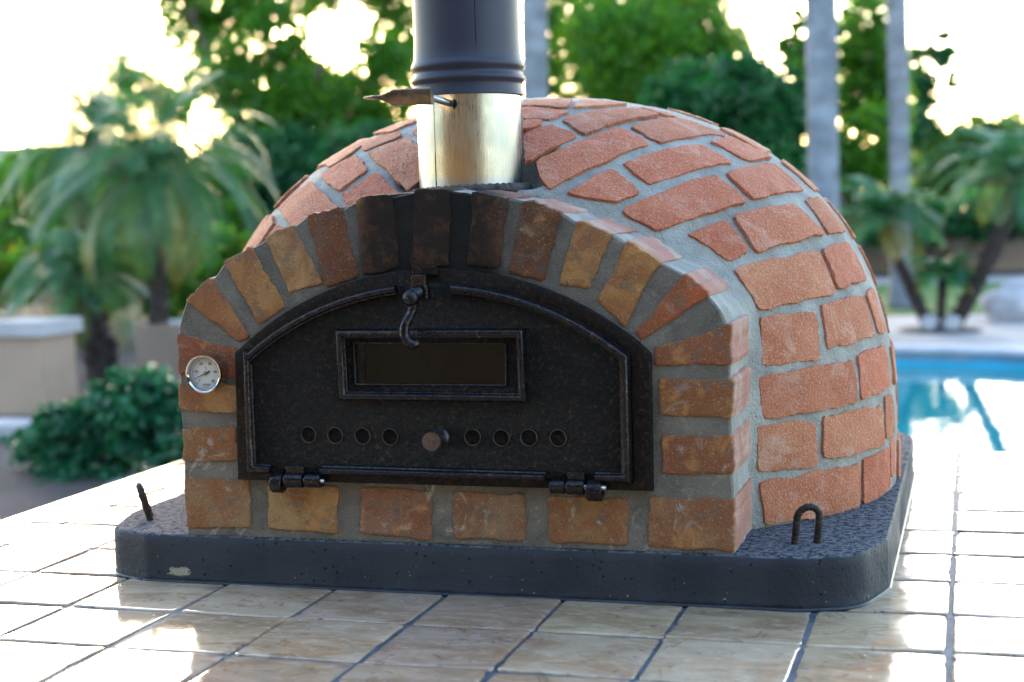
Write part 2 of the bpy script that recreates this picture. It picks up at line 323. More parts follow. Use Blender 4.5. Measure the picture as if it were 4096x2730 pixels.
# ------------------------------------------------------------------ tiled counter
P = .155
counter = tag(empty('tiled_countertop', (.6, .4, 0)), 'wide outdoor countertop of glossy cream travertine tiles with dark blue grout under the brick oven', 'countertop')
def build_counter():
    x0, x1, y0, y1 = -.895, 2.4, -.72, 1.345
    xs = [x0] + [(i - 5) * P for i in range(0, 21)] + [x1]
    ys = [y0] + [(j - 1) * P for j in range(-3, 10)] + [y1]
    tb = MB(); th = .010; g = .0028
    for i in range(len(xs) - 1):
        for j in range(len(ys) - 1):
            a, b, c, d = xs[i] + g, xs[i + 1] - g, ys[j] + g, ys[j + 1] - g
            edge_l = i == 0; edge_b = j == len(ys) - 2
            dx, dy = rng.uniform(-.0012, .0012, 2); tilt = rng.uniform(-.0016, .0016, 2); tz = rng.uniform(-.0006, .0004)
            # outline with rounded, slightly chipped corners
            pts = []; r = .006
            for (cx, cy, a0) in ((b - r, d - r, 0), (a + r, d - r, 90), (a + r, c + r, 180), (b - r, c + r, 270)):
                rr = r * rng.uniform(.6, 1.5)
                for k in range(4):
                    an = R(a0 + k * 30); pts.append((cx + rr * math.cos(an) + dx, cy + rr * math.sin(an) + dy))
                nx, ny = {0: (-1, 0), 90: (0, -1), 180: (1, 0), 270: (0, 1)}[a0]
                L = (b - a if nx else d - c) - 2 * r
                for k in range(1, 9):
                    s = L * k / 9; w = (noise.noise(Vector((cx * 31 + nx * s * 60, cy * 31 + ny * s * 60, i + j))) * .0009)
                    px_, py_ = cx + r * math.cos(R(a0 + 90)) + nx * s, cy + r * math.sin(R(a0 + 90)) + ny * s
                    ox, oy = math.cos(R(a0 + 90)), math.sin(R(a0 + 90))
                    chip = -.0025 if rng.random() < .04 else 0
                    pts.append((px_ + ox * (w + chip) + dx, py_ + oy * (w + chip) + dy))
            mx, my = (a + b) / 2, (c + d) / 2
            def zt(x, y): return tz + tilt[0] * (x - mx) / P * 1.2 + tilt[1] * (y - my) / P * 1.2
            n = len(pts); vs = []
            for (ins, zz) in ((0, -th), (0, -.0022), (.0008, -.0008), (.0022, -.0002), (.006, 0)):
                for (x, y) in pts:
                    l = math.hypot(x - mx, y - my); k = 1 - ins / l; X, Y = mx + (x - mx) * k, my + (y - my) * k
                    vs.append((X, Y, zz + zt(X, Y)))
            fs = [(q * n + k, q * n + (k + 1) % n, (q + 1) * n + (k + 1) % n, (q + 1) * n + k) for q in range(4) for k in range(n)]
            fs.append(tuple(4 * n + k for k in range(n)))
            v = rng.uniform(.84, 1.1); tb.add(vs, fs, (v, v * rng.uniform(.96, 1.02), v * rng.uniform(.93, 1.03)))
            if edge_l:   # bullnose edge tile hanging down the side
                tb.box((x0 - .004, my, -.035), (.004, (d - c) / 2, .033), 0, (v, v, v))
            if edge_b: tb.box((mx, y1 + .004, -.035), ((b - a) / 2, .004, .033), 0, (v, v, v))
            if j == 0: tb.box((mx, y0 - .004, -.035), ((b - a) / 2, .004, .033), 0, (v, v, v))
    o = tb.build('tile', M_TILE, counter); flat_angle(o, 40)
    o.name = 'tiles'
    gb = MB(); gb.box(((x0 + x1) / 2, (y0 + y1) / 2, -.035), ((x1 - x0) / 2 - .001, (y1 - y0) / 2 - .001, .0325)); gb.build('grout_bed', M_GROUT, counter)
    bb = MB(); bb.box(((x0 + x1) / 2 + .02, (y0 + y1) / 2, -.515), ((x1 - x0) / 2 - .06, (y1 - y0) / 2 - .07, .44)); bb.build('base_wall', mat_plain('tan_stucco', (.42, .33, .25), .9, scale=5, bump=.6, bd=.005, bscale=90), counter)
    for o in counter.children: o.matrix_parent_inverse = Matrix.Translation((-.6, -.4, 0))
build_counter()

# ------------------------------------------------------------------ pizza oven
oven = tag(empty('pizza_oven', (0, 0, 0)), 'domed terracotta brick pizza oven with black iron door and chimney on a charcoal slab', 'pizza oven')
# base slab
def rounded(pts, n=10):
    """pts: (x, y, r) polygon; corners rounded"""
    out = []; N = len(pts)
    for i in range(N):
        x, y, r = pts[i]; p = Vector((x, y)); a = (Vector(pts[i - 1][:2]) - p).normalized(); b = (Vector(pts[(i + 1) % N][:2]) - p).normalized()
        if r <= 0: out.append(p); continue
        ang = a.angle(b); d = r / math.tan(ang / 2); s, e = p + a * d, p + b * d
        c = p + (a + b).normalized() * (r / math.sin(ang / 2)); v0, v1 = s - c, e - c
        for k in range(n + 1):
            t = k / n; v = v0.lerp(v1, t); out.append(c + v.normalized() * r)
    return out
def build_slab():
    ol = rounded([(-.43, .1385, .03), (.445, .1385, .06), (.515, .163, .06), (.5440, .262, .008), (.5475, 1.14, .15), (.38, 1.30, .15), (-.40, 1.30, .15), (-.5335, 1.14, .15), (-.5335, .275, .07), (-.50, .165, .045)], 7)
    N = len(ol); den = []
    for i in range(N):
        a, b = ol[i], ol[(i + 1) % N]; k = max(1, int((b - a).length / .012))
        den += [a.lerp(b, j / k) for j in range(k)]
    c = Vector((0, .7)); n = len(den); vs = []
    for (ins, z) in ((-.0015, .0), (-.001, .003), (0, .006), (0, .02), (0, .035), (0, .05), (.0005, .0612), (.003, .0638), (.012, .064), (.05, .064)):
        for p in den:
            w = noise.noise(Vector((p.x * 14, p.y * 14, z * 30))) * .0012; q = p - (p - c).normalized() * (ins + w)
            vs.append((q.x, q.y, z + (noise.noise(Vector((p.x * 40, p.y * 40, 3))) * .0012 if z > .06 else 0)))
    fs = [(q * n + k, q * n + (k + 1) % n, (q + 1) * n + (k + 1) % n, (q + 1) * n + k) for q in range(9) for k in range(n)] + [tuple(9 * n + k for k in range(n))]
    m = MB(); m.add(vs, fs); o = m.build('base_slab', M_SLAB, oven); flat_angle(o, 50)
    # bead of sealant round the foot of the slab
    s = MB(); pp_ = [p + (p - c).normalized() * .0015 for p in den]; s.tube([(p.x, p.y, .0003) for p in pp_ + [pp_[0]]], .0024, 8); s.build('sealant_bead', M_BLUEHOSE, oven, True)
build_slab()

# dome
DC = Vector((-.0036, .6801)); DR, DH, DZ, DA, DB_ = .542, .5979, .064, 2.0241, 3.0294
FLUE = Vector((-.003, .303))
def dome_pt(dirv, off=0.0):
    """point on the dome met by a ray from its inside centre, moved outwards by off"""
    o = Vector((DC.x, DC.y, .12)); d = dirv.normalized(); lo, hi = .05, 1.2
    for _ in range(26):
        t = (lo + hi) / 2; p = o + d * t
        r = math.hypot(p.x - DC.x, p.y - DC.y) / (DR + off); z = max((p.z - DZ) / (DH + off), 0)
        if r ** DA + z ** DB_ < 1: lo = t
        else: hi = t
    return o + d * lo
def notch(p):
    """sink the surface round the flue"""
    if p.y < .27 and abs(p.x) < .40: p = Vector((p.x * .96, .27, p.z - .004))
    d = math.hypot(p.x - FLUE.x, p.y - FLUE.y); lim = .513
    if d < .125 and p.z > lim:
        k = min(max((d - .088) / .037, 0), 1); k = k * k * (3 - 2 * k); p = Vector((p.x, p.y, lim + (p.z - lim) * k))
    return p
def build_dome():
    m = MB(); NA, NE = 260, 110; vs = []; cols = []
    for j in range(NE + 1):
        el = R(-6.2 + (89.9 + 6.2) * j / NE)
        for i in range(NA):
            az = 2 * math.pi * i / NA; d = Vector((math.sin(az) * math.cos(el), math.cos(az) * math.cos(el), math.sin(el)))
            p = dome_pt(d); w = noise.noise(p * 9) * .003 + noise.noise(p * 45) * .0016 + noise.noise(p * 120) * .0007
            p = notch(p + d * (w - .001)); vs.append(p)
    fs = [(j * NA + i, j * NA + (i + 1) % NA, (j + 1) * NA + (i + 1) % NA, (j + 1) * NA + i) for j in range(NE) for i in range(NA)]
    m.add(vs, fs); m.build('dome', M_MO, oven, True)
build_dome()
DBR = [[[0.0119,0.5158,0.6498],[0.0786,0.5563,0.6533],[0.0882,0.4863,0.6364],[0.0226,0.4783,0.6396]],[[0.0937,0.5544,0.6511],[0.1596,0.58,0.6431],[0.1331,0.5232,0.6383],[0.0964,0.485,0.6349]],[[0.0236,0.4748,0.6386],[0.0967,0.4651,0.6288],[0.0776,0.4209,0.6151],[0.0392,0.4195,0.6183]],[[0.0409,0.4135,0.6157],[0.0689,0.416,0.6141],[0.0692,0.4003,0.6072],[0.05,0.3807,0.5998]],[[0.0815,0.409,0.6095],[0.1262,0.3851,0.5901],[0.0698,0.3079,0.552],[0.0532,0.369,0.5934]],[[0.0933,0.4229,0.6138],[0.1745,0.5587,0.636],[0.2122,0.5431,0.6218],[0.1333,0.396,0.5939]],[[0.1753,0.5701,0.6377],[0.2253,0.5825,0.6244],[0.2345,0.5749,0.6199],[0.2134,0.5531,0.6235]],[[0.0841,0.3124,0.553],[0.1779,0.4391,0.601],[0.2221,0.416,0.5748],[0.113,0.2757,0.515]],[[0.1882,0.4512,0.6026],[0.2322,0.5791,0.6214],[0.3044,0.5861,0.5902],[0.2346,0.4321,0.577]],[[0.1959,0.3527,0.5489],[0.2809,0.4827,0.5756],[0.3294,0.4849,0.5467],[0.2373,0.3389,0.5182]],[[0.1863,0.3365,0.5411],[0.2279,0.321,0.5086],[0.1987,0.29,0.4949],[0.1361,0.2781,0.51]],[[0.2082,0.2845,0.4836],[0.3118,0.4245,0.5294],[0.354,0.4191,0.4911],[0.2571,0.2899,0.4552]],[[0.2927,0.5091,0.5783],[0.3082,0.5834,0.5876],[0.3675,0.613,0.5538],[0.3424,0.5174,0.5498]],[[0.3236,0.4451,0.5325],[0.3734,0.5888,0.5453],[0.4172,0.5896,0.5052],[0.363,0.4352,0.4933]],[[0.42,0.5525,0.4916],[0.4326,0.6275,0.4952],[0.4715,0.6372,0.4434],[0.455,0.5466,0.4423]],[[0.3415,0.3812,0.4734],[0.4106,0.513,0.4864],[0.45,0.5277,0.4411],[0.3758,0.3736,0.4246]],[[0.3335,0.368,0.4696],[0.366,0.3623,0.4252],[0.3451,0.3313,0.4142],[0.2918,0.311,0.45]],[[0.4501,0.4988,0.4232],[0.4765,0.6043,0.4278],[0.5035,0.611,0.3712],[0.4716,0.4855,0.3665]],[[0.3495,0.3273,0.4017],[0.4457,0.483,0.4192],[0.4689,0.4737,0.3604],[0.3839,0.3339,0.3471]],[[0.3842,0.3307,0.3397],[0.4473,0.4163,0.3384],[0.4531,0.3981,0.274],[0.3863,0.3119,0.276]],[[0.4524,0.4314,0.3481],[0.5006,0.5591,0.3518],[0.5168,0.5635,0.2934],[0.462,0.4177,0.2868]],[[0.5029,0.5704,0.3526],[0.5098,0.6255,0.3585],[0.5272,0.6307,0.2945],[0.5203,0.5808,0.2939]],[[0.496,0.484,0.2739],[0.5266,0.6008,0.2785],[0.5355,0.6076,0.2139],[0.5015,0.478,0.2119]],[[0.3798,0.3018,0.2612],[0.4905,0.4682,0.2681],[0.4972,0.4663,0.2069],[0.3897,0.3035,0.2062]],[[0.3818,0.2949,0.2009],[0.4486,0.3755,0.1957],[0.4519,0.3762,0.1341],[0.3825,0.2921,0.1388]],[[0.4584,0.391,0.2001],[0.525,0.546,0.1951],[0.5286,0.5513,0.137],[0.4569,0.3842,0.1422]],[[0.5292,0.5665,0.204],[0.5373,0.6144,0.2019],[0.5399,0.6138,0.1407],[0.5305,0.5599,0.1442]],[[0.3848,0.2942,0.126],[0.4975,0.4595,0.1244],[0.4989,0.4616,0.0623],[0.3889,0.2977,0.0694]],[[0.5044,0.4754,0.127],[0.5346,0.5787,0.1297],[0.5348,0.5782,0.0652],[0.5039,0.4733,0.0646]],[[0.5361,0.5876,0.1365],[0.5406,0.6201,0.1382],[0.5404,0.6146,0.0838],[0.5362,0.5854,0.0826]],[[-0.2239,0.4587,0.5955],[-0.1577,0.4445,0.6108],[-0.1454,0.4154,0.6017],[-0.2028,0.4077,0.5812]],[[-0.1877,0.3887,0.5766],[-0.1316,0.402,0.5988],[-0.0473,0.2988,0.5485],[-0.0855,0.272,0.5199]],[[-0.2755,0.4116,0.5499],[-0.2176,0.4123,0.5777],[-0.1695,0.3436,0.5552],[-0.2097,0.3238,0.5242]],[[-0.1983,0.3083,0.5165],[-0.1515,0.3253,0.5482],[-0.0925,0.2684,0.515],[-0.1642,0.2711,0.4952]],[[-0.3442,0.4144,0.5035],[-0.2968,0.4207,0.5424],[-0.1956,0.2903,0.5006],[-0.2628,0.2995,0.4684]],[[-0.4093,0.429,0.4433],[-0.3651,0.4264,0.4926],[-0.335,0.3759,0.4826],[-0.3611,0.3639,0.4429]],[[-0.327,0.3622,0.4777],[-0.2722,0.3073,0.4698],[-0.2597,0.2778,0.4435],[-0.342,0.351,0.4513]],[[-0.1329,0.43,0.6107],[-0.1154,0.444,0.6195],[-0.0855,0.379,0.5957],[-0.1042,0.3827,0.5946]]]
def brick_on_dome(m, c4, h=.0028, tint=(1, 1, 1), seed=0):
    c = [Vector(v) for v in c4]; o = Vector((DC.x, DC.y, .12))
    L = ((c[1] - c[0]).length + (c[2] - c[3]).length) / 2; Hh = ((c[3] - c[0]).length + (c[2] - c[1]).length) / 2
    nu, nv = max(6, int(L / .0045)), max(6, int(Hh / .0045)); vs = []; rd = .0045
    rows = [-2, -1] + list(range(nv + 1)) + [nv + 1, nv + 2]; cols = [-2, -1] + list(range(nu + 1)) + [nu + 1, nu + 2]
    def edge(k, n, ln):      # position 0..1 and drop class
        if k <= 0: return 0.0, {0: 1, -1: 2, -2: 3}[k]
        if k >= n: return 1.0, {0: 1, 1: 2, 2: 3}[k - n]
        return k / n, 0
    for rj in rows:
        v, cv = edge(rj, nv, Hh)
        for ci in cols:
            u, cu_ = edge(ci, nu, L)
            cl = max(cu_, cv)
            # wobble of the cut edges
            wu = noise.noise(Vector((v * Hh * 32, seed * 3.1, (0 if u < .5 else 7)))) * .0042 + noise.noise(Vector((v * Hh * 130, seed * 1.7, (0 if u < .5 else 7)))) * .0022
            wv = noise.noise(Vector((u * L * 26, seed * 5.3, (2 if v < .5 else 9)))) * .0042 + noise.noise(Vector((u * L * 130, seed * 2.9, (2 if v < .5 else 9)))) * .0022
            uu = u + wu / max(L, .02) * (1 if abs(u - .5) > .3 else .3); vv = v + wv / max(Hh, .02) * (1 if abs(v - .5) > .3 else .3)
            # rounded corners
            du, dv = min(u, 1 - u) * L, min(v, 1 - v) * Hh
            if du < .008 and dv < .008:
                k = (1 - du / .008) * (1 - dv / .008) * .0018; uu += (k / L) * (1 if u < .5 else -1); vv += (k / Hh) * (1 if v < .5 else -1)
            q = c[0].lerp(c[1], uu).lerp(c[3].lerp(c[2], uu), vv)
            hh = h if cl == 0 else (h - .0001 if cl == 1 else (h - .0008 if cl == 2 else -.004))
            p = dome_pt(q - o, hh if cl < 3 else 0) if True else q
            nr = (p - Vector((DC.x, DC.y, .2))).normalized()
            if cl == 3: p = p - nr * .004
            if cl >= 2:
                # push the foot slightly outwards so that the side wall slopes
                ce = c[0].lerp(c[1], .5).lerp(c[3].lerp(c[2], .5), .5); e = (q - ce); e = e - nr * e.dot(nr)
                if e.length > 0: p = p + e.normalized() * (.0006 if cl == 2 else .0009)
            else: p = p + nr * (noise.noise(p * 30) * .0012 + noise.noise(p * 110) * .0009 + noise.noise(p * 260) * .0006)
            vs.append(p)
    W_ = len(cols); fs = [(a * W_ + b, a * W_ + b + 1, (a + 1) * W_ + b + 1, (a + 1) * W_ + b) for a in range(len(rows) - 1) for b in range(W_ - 1)]
    m.add(vs, fs, tint)
def build_bricks():
    m = MB(); cents = []
    for k, b in enumerate(DBR):
        v = rng.uniform(.88, 1.12); w = rng.uniform(.88, 1.14)
        brick_on_dome(m, b, .0026 + rng.uniform(-.0006, .0014), (v, v * w, v * w), k)
        ctr = sum((Vector(x) for x in b), Vector()) / 4
        pts = [ctr] + [(Vector(b[i]) + ctr) / 2 for i in range(4)]; cents += pts
    # the courses that run on round the sides and back
    rows = [(.066, .126), (.139, .200), (.209, .267), (.280, .340), (.353, .414), (.427, .486), (.499, .546), (.558, .597), (.607, .634)]
    for ri, (z0, z1) in enumerate(rows):
        def rad(z): return DR * (1 - ((z - DZ) / DH) ** DB_) ** (1 / DA)
        rm = rad((z0 + z1) / 2); ln = .175; n = max(5, int(round(2 * math.pi * rm / ln))); ph = (ri % 2) * .5 + rng.uniform(-.1, .1)
        for i in range(n):
            a0 = 2 * math.pi * (i + ph) / n if ri > 5 else R(-134) + (2 * math.pi * (i - (.45 if ri % 2 else 0)) / n)
            if ri <= 5 and i == 0 and ri % 2: a0 = R(-134)
            a1 = a0 + 2 * math.pi / n * (.55 if ri <= 5 and i == 0 and ri % 2 else 1) - .014 / rm; jj = rng.uniform(-.02, .02) * .1 / rm
            a0 += jj; mid = (a0 + a1) / 2; dg = math.degrees(math.atan2(math.sin(mid), math.cos(mid)))
            if not (-138 < dg < 92) and ri < 6: continue
            if ri < 6 and a0 > R(88): continue
            def q(a, z): r_ = rad(z); return Vector((DC.x + r_ * math.sin(a), DC.y + r_ * math.cos(a), z))
            b = [q(a0, z1), q(a1, z1), q(a1, z0), q(a0, z0)]; ce = q(mid, (z0 + z1) / 2)
            chk = [ce, q(a0 * .8 + a1 * .2, (z0 + z1) / 2), q(a0 * .2 + a1 * .8, (z0 + z1) / 2)]
            if any((x - y).length < .041 for x in chk for y in cents): 
                # try the far half only
                ok = False
                for (s0, s1) in ((0, .45), (.55, 1)):
                    c0, c1 = a0 + (a1 - a0) * s0, a0 + (a1 - a0) * s1; hc = q((c0 + c1) / 2, (z0 + z1) / 2)
                    if all((hc - y).length > .062 for y in cents):
                        b = [q(c0, z1), q(c1, z1), q(c1, z0), q(c0, z0)]; ok = True; break
                if not ok: continue
            if any(abs(x.x) < .36 and x.y < (.36 if x.z < .3 else .30) for x in b) and ri > 3: continue
            if any((Vector((x.x, x.y)) - FLUE).length < .1 for x in b): continue
            v = rng.uniform(.88, 1.1); w = rng.uniform(.9, 1.2)
            brick_on_dome(m, b, .0028, (v, v * w, v * w), 100 + ri * 40 + i)
    flat_angle(m.build('dome_bricks', M_DB, oven), 28)
build_bricks()

# arch front: mortar body and bricks
FBR = [[[-0.3701,0.1428],[-0.2734,0.142],[-0.2748,0.0758],[-0.3719,0.0745]],[[-0.2476,0.1368],[-0.1468,0.1357],[-0.1476,0.0741],[-0.2481,0.0755]],[[-0.1132,0.1365],[-0.0175,0.1332],[-0.018,0.0699],[-0.117,0.074]],[[0.0119,0.1328],[0.1087,0.1297],[0.1069,0.0714],[0.0109,0.0726]],[[0.1371,0.1304],[0.2398,0.1319],[0.2383,0.0721],[0.1376,0.0713]],[[0.2653,0.1326],[0.3677,0.1321],[0.3697,0.0671],[0.2639,0.0703]],[[-0.3723,0.2101],[-0.2871,0.21],[-0.2881,0.1663],[-0.3722,0.1647]],[[-0.3709,0.2707],[-0.283,0.2664],[-0.2848,0.2304],[-0.3704,0.2325]],[[-0.3704,0.3379],[-0.2817,0.316],[-0.2837,0.2779],[-0.3709,0.2824]],[[-0.3557,0.3825],[-0.3162,0.4113],[-0.262,0.3321],[-0.2769,0.3241]],[[-0.2961,0.431],[-0.2554,0.4501],[-0.2089,0.3693],[-0.2486,0.3469]],[[-0.2361,0.4615],[-0.1946,0.4774],[-0.1553,0.3997],[-0.2031,0.3874]],[[-0.1732,0.4897],[-0.1267,0.4978],[-0.1059,0.4084],[-0.1519,0.3946]],[[-0.1035,0.5081],[-0.0553,0.5121],[-0.049,0.4179],[-0.0987,0.4094]],[[-0.0252,0.5177],[0.0222,0.515],[0.017,0.4189],[-0.0338,0.4177]],[[0.0507,0.5119],[0.0979,0.504],[0.0821,0.415],[0.0417,0.419]],[[0.1174,0.5001],[0.1652,0.4833],[0.1388,0.3968],[0.096,0.4094]],[[0.1852,0.4726],[0.2293,0.4546],[0.1977,0.3895],[0.1576,0.3939]],[[0.2458,0.4458],[0.2869,0.4197],[0.2389,0.3396],[0.2065,0.3724]],[[0.3173,0.4056],[0.3456,0.378],[0.2612,0.3241],[0.2534,0.3353]],[[0.2765,0.3156],[0.3684,0.3434],[0.3675,0.2954],[0.2771,0.2944]],[[0.2805,0.2774],[0.3672,0.2776],[0.3632,0.2314],[0.2811,0.2332]],[[0.2833,0.2092],[0.3659,0.2088],[0.3672,0.1628],[0.2838,0.161]]]
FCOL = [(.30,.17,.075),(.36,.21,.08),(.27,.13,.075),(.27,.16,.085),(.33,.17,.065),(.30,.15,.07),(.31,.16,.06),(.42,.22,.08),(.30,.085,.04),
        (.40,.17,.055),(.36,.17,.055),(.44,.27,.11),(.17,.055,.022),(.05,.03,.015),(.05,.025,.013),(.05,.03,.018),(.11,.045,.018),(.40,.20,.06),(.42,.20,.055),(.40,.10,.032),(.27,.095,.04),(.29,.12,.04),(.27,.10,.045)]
Y0, Y1 = .1445, .286
def arc_door(cx, cz, r, x0, x1, n=40):
    a0, a1 = math.acos((x0 - cx) / r), math.acos((x1 - cx) / r)
    return [(cx + r * math.cos(a0 + (a1 - a0) * k / n), cz + r * math.sin(a0 + (a1 - a0) * k / n)) for k in range(n + 1)]
def build_arch():
    out = [(-.3705, .064), (-.3708, .2), (-.3695, .333), (-.3675, .348), (-.361, .366), (-.3555, .378), (-.3140, .4095), (-.2968, .4275), (-.2540, .4480), (-.2355, .4585), (-.1935, .4745), (-.1740, .4870), (-.1265, .4945), (-.1030, .5050), (-.0545, .5085), (-.0250, .5140), (.0225, .5135), (.0500, .5085), (.0975, .5015), (.1175, .4975), (.1650, .4810), (.1850, .4700), (.2285, .4530), (.2455, .4430), (.2860, .4185), (.3165, .4030), (.3445, .3770), (.3590, .3600), (.3665, .3420), (.3675, .2), (.3690, .064)]
    den = []
    for i in range(len(out) - 1):
        a, b = Vector(out[i]), Vector(out[i + 1]); k = max(1, int((b - a).length / .007)); den += [a.lerp(b, j / k) for j in range(k)]
    den.append(Vector(out[-1])); n = len(den); c = Vector((0, .2)); m = MB(); vs = []
    secs = [(Y0, .0025), (Y0 + .002, .0008), (Y0 + .006, 0)] + [(Y0 + .006 + (Y1 - Y0 - .006) * k / 10, -.0 - .0012 * k / 10) for k in range(1, 11)]
    for (y, ins) in secs:
        for p in den:
            w = noise.noise(Vector((p.x * 30, y * 30, p.y * 30))) * .002 + noise.noise(Vector((p.x * 110, y * 110, p.y * 110))) * .0011
            q = p - (p - c).normalized() * (ins + .0002 - w); q.y = max(q.y, .0645) if p.y > .0645 else .0645; vs.append((q.x, y, q.y))
    # fillet of mortar that runs on to the dome
    oo = Vector((DC.x, DC.y, .12)); ns = 6
    for k in range(1, ns + 1):
        t = k / ns
        for p in den:
            base = Vector((p.x, Y1, p.y)); tgt0 = Vector((p.x * (1.0 + .035 * t), Y1 + .022 + .038 * t, p.y + .012 * t))
            tg = dome_pt(tgt0 - oo, .0012 - .010 * max(0, t - .6) / .4); s = min(t * 1.25, 1); s = s * s * (3 - 2 * s)
            q = base.lerp(tg, s); w = noise.noise(q * 28) * .0022 + noise.noise(q * 110) * .001
            q = q + Vector((p.x, -.1, p.y - .1)).normalized() * w
            if p.y < .075: q.z = max(min(q.z, .075), .0645)
            vs.append(notch(q))
    nr = len(vs) // n
    fs = [(r_ * n + k, r_ * n + k + 1, (r_ + 1) * n + k + 1, (r_ + 1) * n + k) for r_ in range(nr - 1) for k in range(n - 1)]
    m2 = MB(); m2.add(vs, fs, (1, 1, 1))
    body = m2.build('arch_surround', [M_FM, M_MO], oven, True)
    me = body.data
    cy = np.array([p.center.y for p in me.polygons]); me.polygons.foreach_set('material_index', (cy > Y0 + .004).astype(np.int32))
    # front wall of mortar with the door opening cut out of it
    hole = [(-.262, .150)] + [(.250, .150), (.250, .31)] + arc_door(-.005, .0, .405, .245, -.257)[1:-1] + [(-.262, .31)]
    fr = [(q[0], q[2]) for q in vs[:n]]
    fr = [fr[0]] + fr[1:]
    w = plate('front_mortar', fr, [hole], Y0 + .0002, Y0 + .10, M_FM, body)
    # bricks
    b = MB()
    for i, q4 in enumerate(FBR):
        q = [Vector((math.copysign(.3700, v[0]) if abs(v[0]) > .3625 else v[0], v[1])) for v in q4]; cen = sum(q, Vector((0, 0))) / 4; ol = []
        for e in range(4):
            a, c2 = q[e], q[(e + 1) % 4]; L = (c2 - a).length; k = max(5, int(L / .0028)); nrm = Vector(((c2 - a).y, -(c2 - a).x)).normalized()
            if nrm.dot(cen - a) > 0: nrm = -nrm
            for j in range(k):
                t = j / k; p = a.lerp(c2, t); d = min(t, 1 - t) * L
                wv = noise.noise(Vector((p.x * 34, p.y * 34, i * 2.3 + e))) * .0030 + noise.noise(Vector((p.x * 130, p.y * 130, i + e * 3))) * .0018 + noise.noise(Vector((p.x * 300, p.y * 300, i + e * 3))) * .0010
                rc = max(0, 1 - d / .006) * .0012
                p = p + nrm * wv + (cen - p).normalized() * rc
                ol.append(p)
        on_edge = any(abs(v.x) > .355 for v in q) or any(v.y > .40 and v.length > .42 for v in q)
        n_ = len(ol); vs = []; tw = rng.uniform(-.0006, .0006)
        for (y, ins) in ((.284 if on_edge else .18, -.0022 if on_edge else 0), (.24 if on_edge else .17, -.0022 if on_edge else 0), (.20 if on_edge else .16, -.0020 if on_edge else 0), (.17 if on_edge else .155, -.0012 if on_edge else 0), (.1465, 0), (.1436, .0002), (.1429, .0008), (.1426, .004)):
            for p in ol:
                qv = p + (cen - p).normalized() * ins; ww = noise.noise(Vector((p.x * 40, y * 40, p.y * 40))) * .0014 if (y > .15 and on_edge) else 0
                outw = Vector((p.x, p.y - .2)); outw = outw.normalized() if outw.length else outw
                qv = qv + outw * ww; vs.append((qv.x, y + (tw * (p.x - cen.x) / .05 if y < .15 else 0) + (noise.noise(Vector((p.x * 50, p.y * 50, i))) * .0007 if y < .145 else 0), max(qv.y, .066)))
        rings = 8; fs = [(r_ * n_ + k, r_ * n_ + (k + 1) % n_, (r_ + 1) * n_ + (k + 1) % n_, (r_ + 1) * n_ + k) for r_ in range(rings - 1) for k in range(n_)]
        fs.append(tuple((rings - 1) * n_ + k for k in range(n_)))
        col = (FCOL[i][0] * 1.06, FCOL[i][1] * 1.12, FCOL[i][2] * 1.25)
        b.add(vs, fs, col)
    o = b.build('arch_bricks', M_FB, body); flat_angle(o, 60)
build_arch()
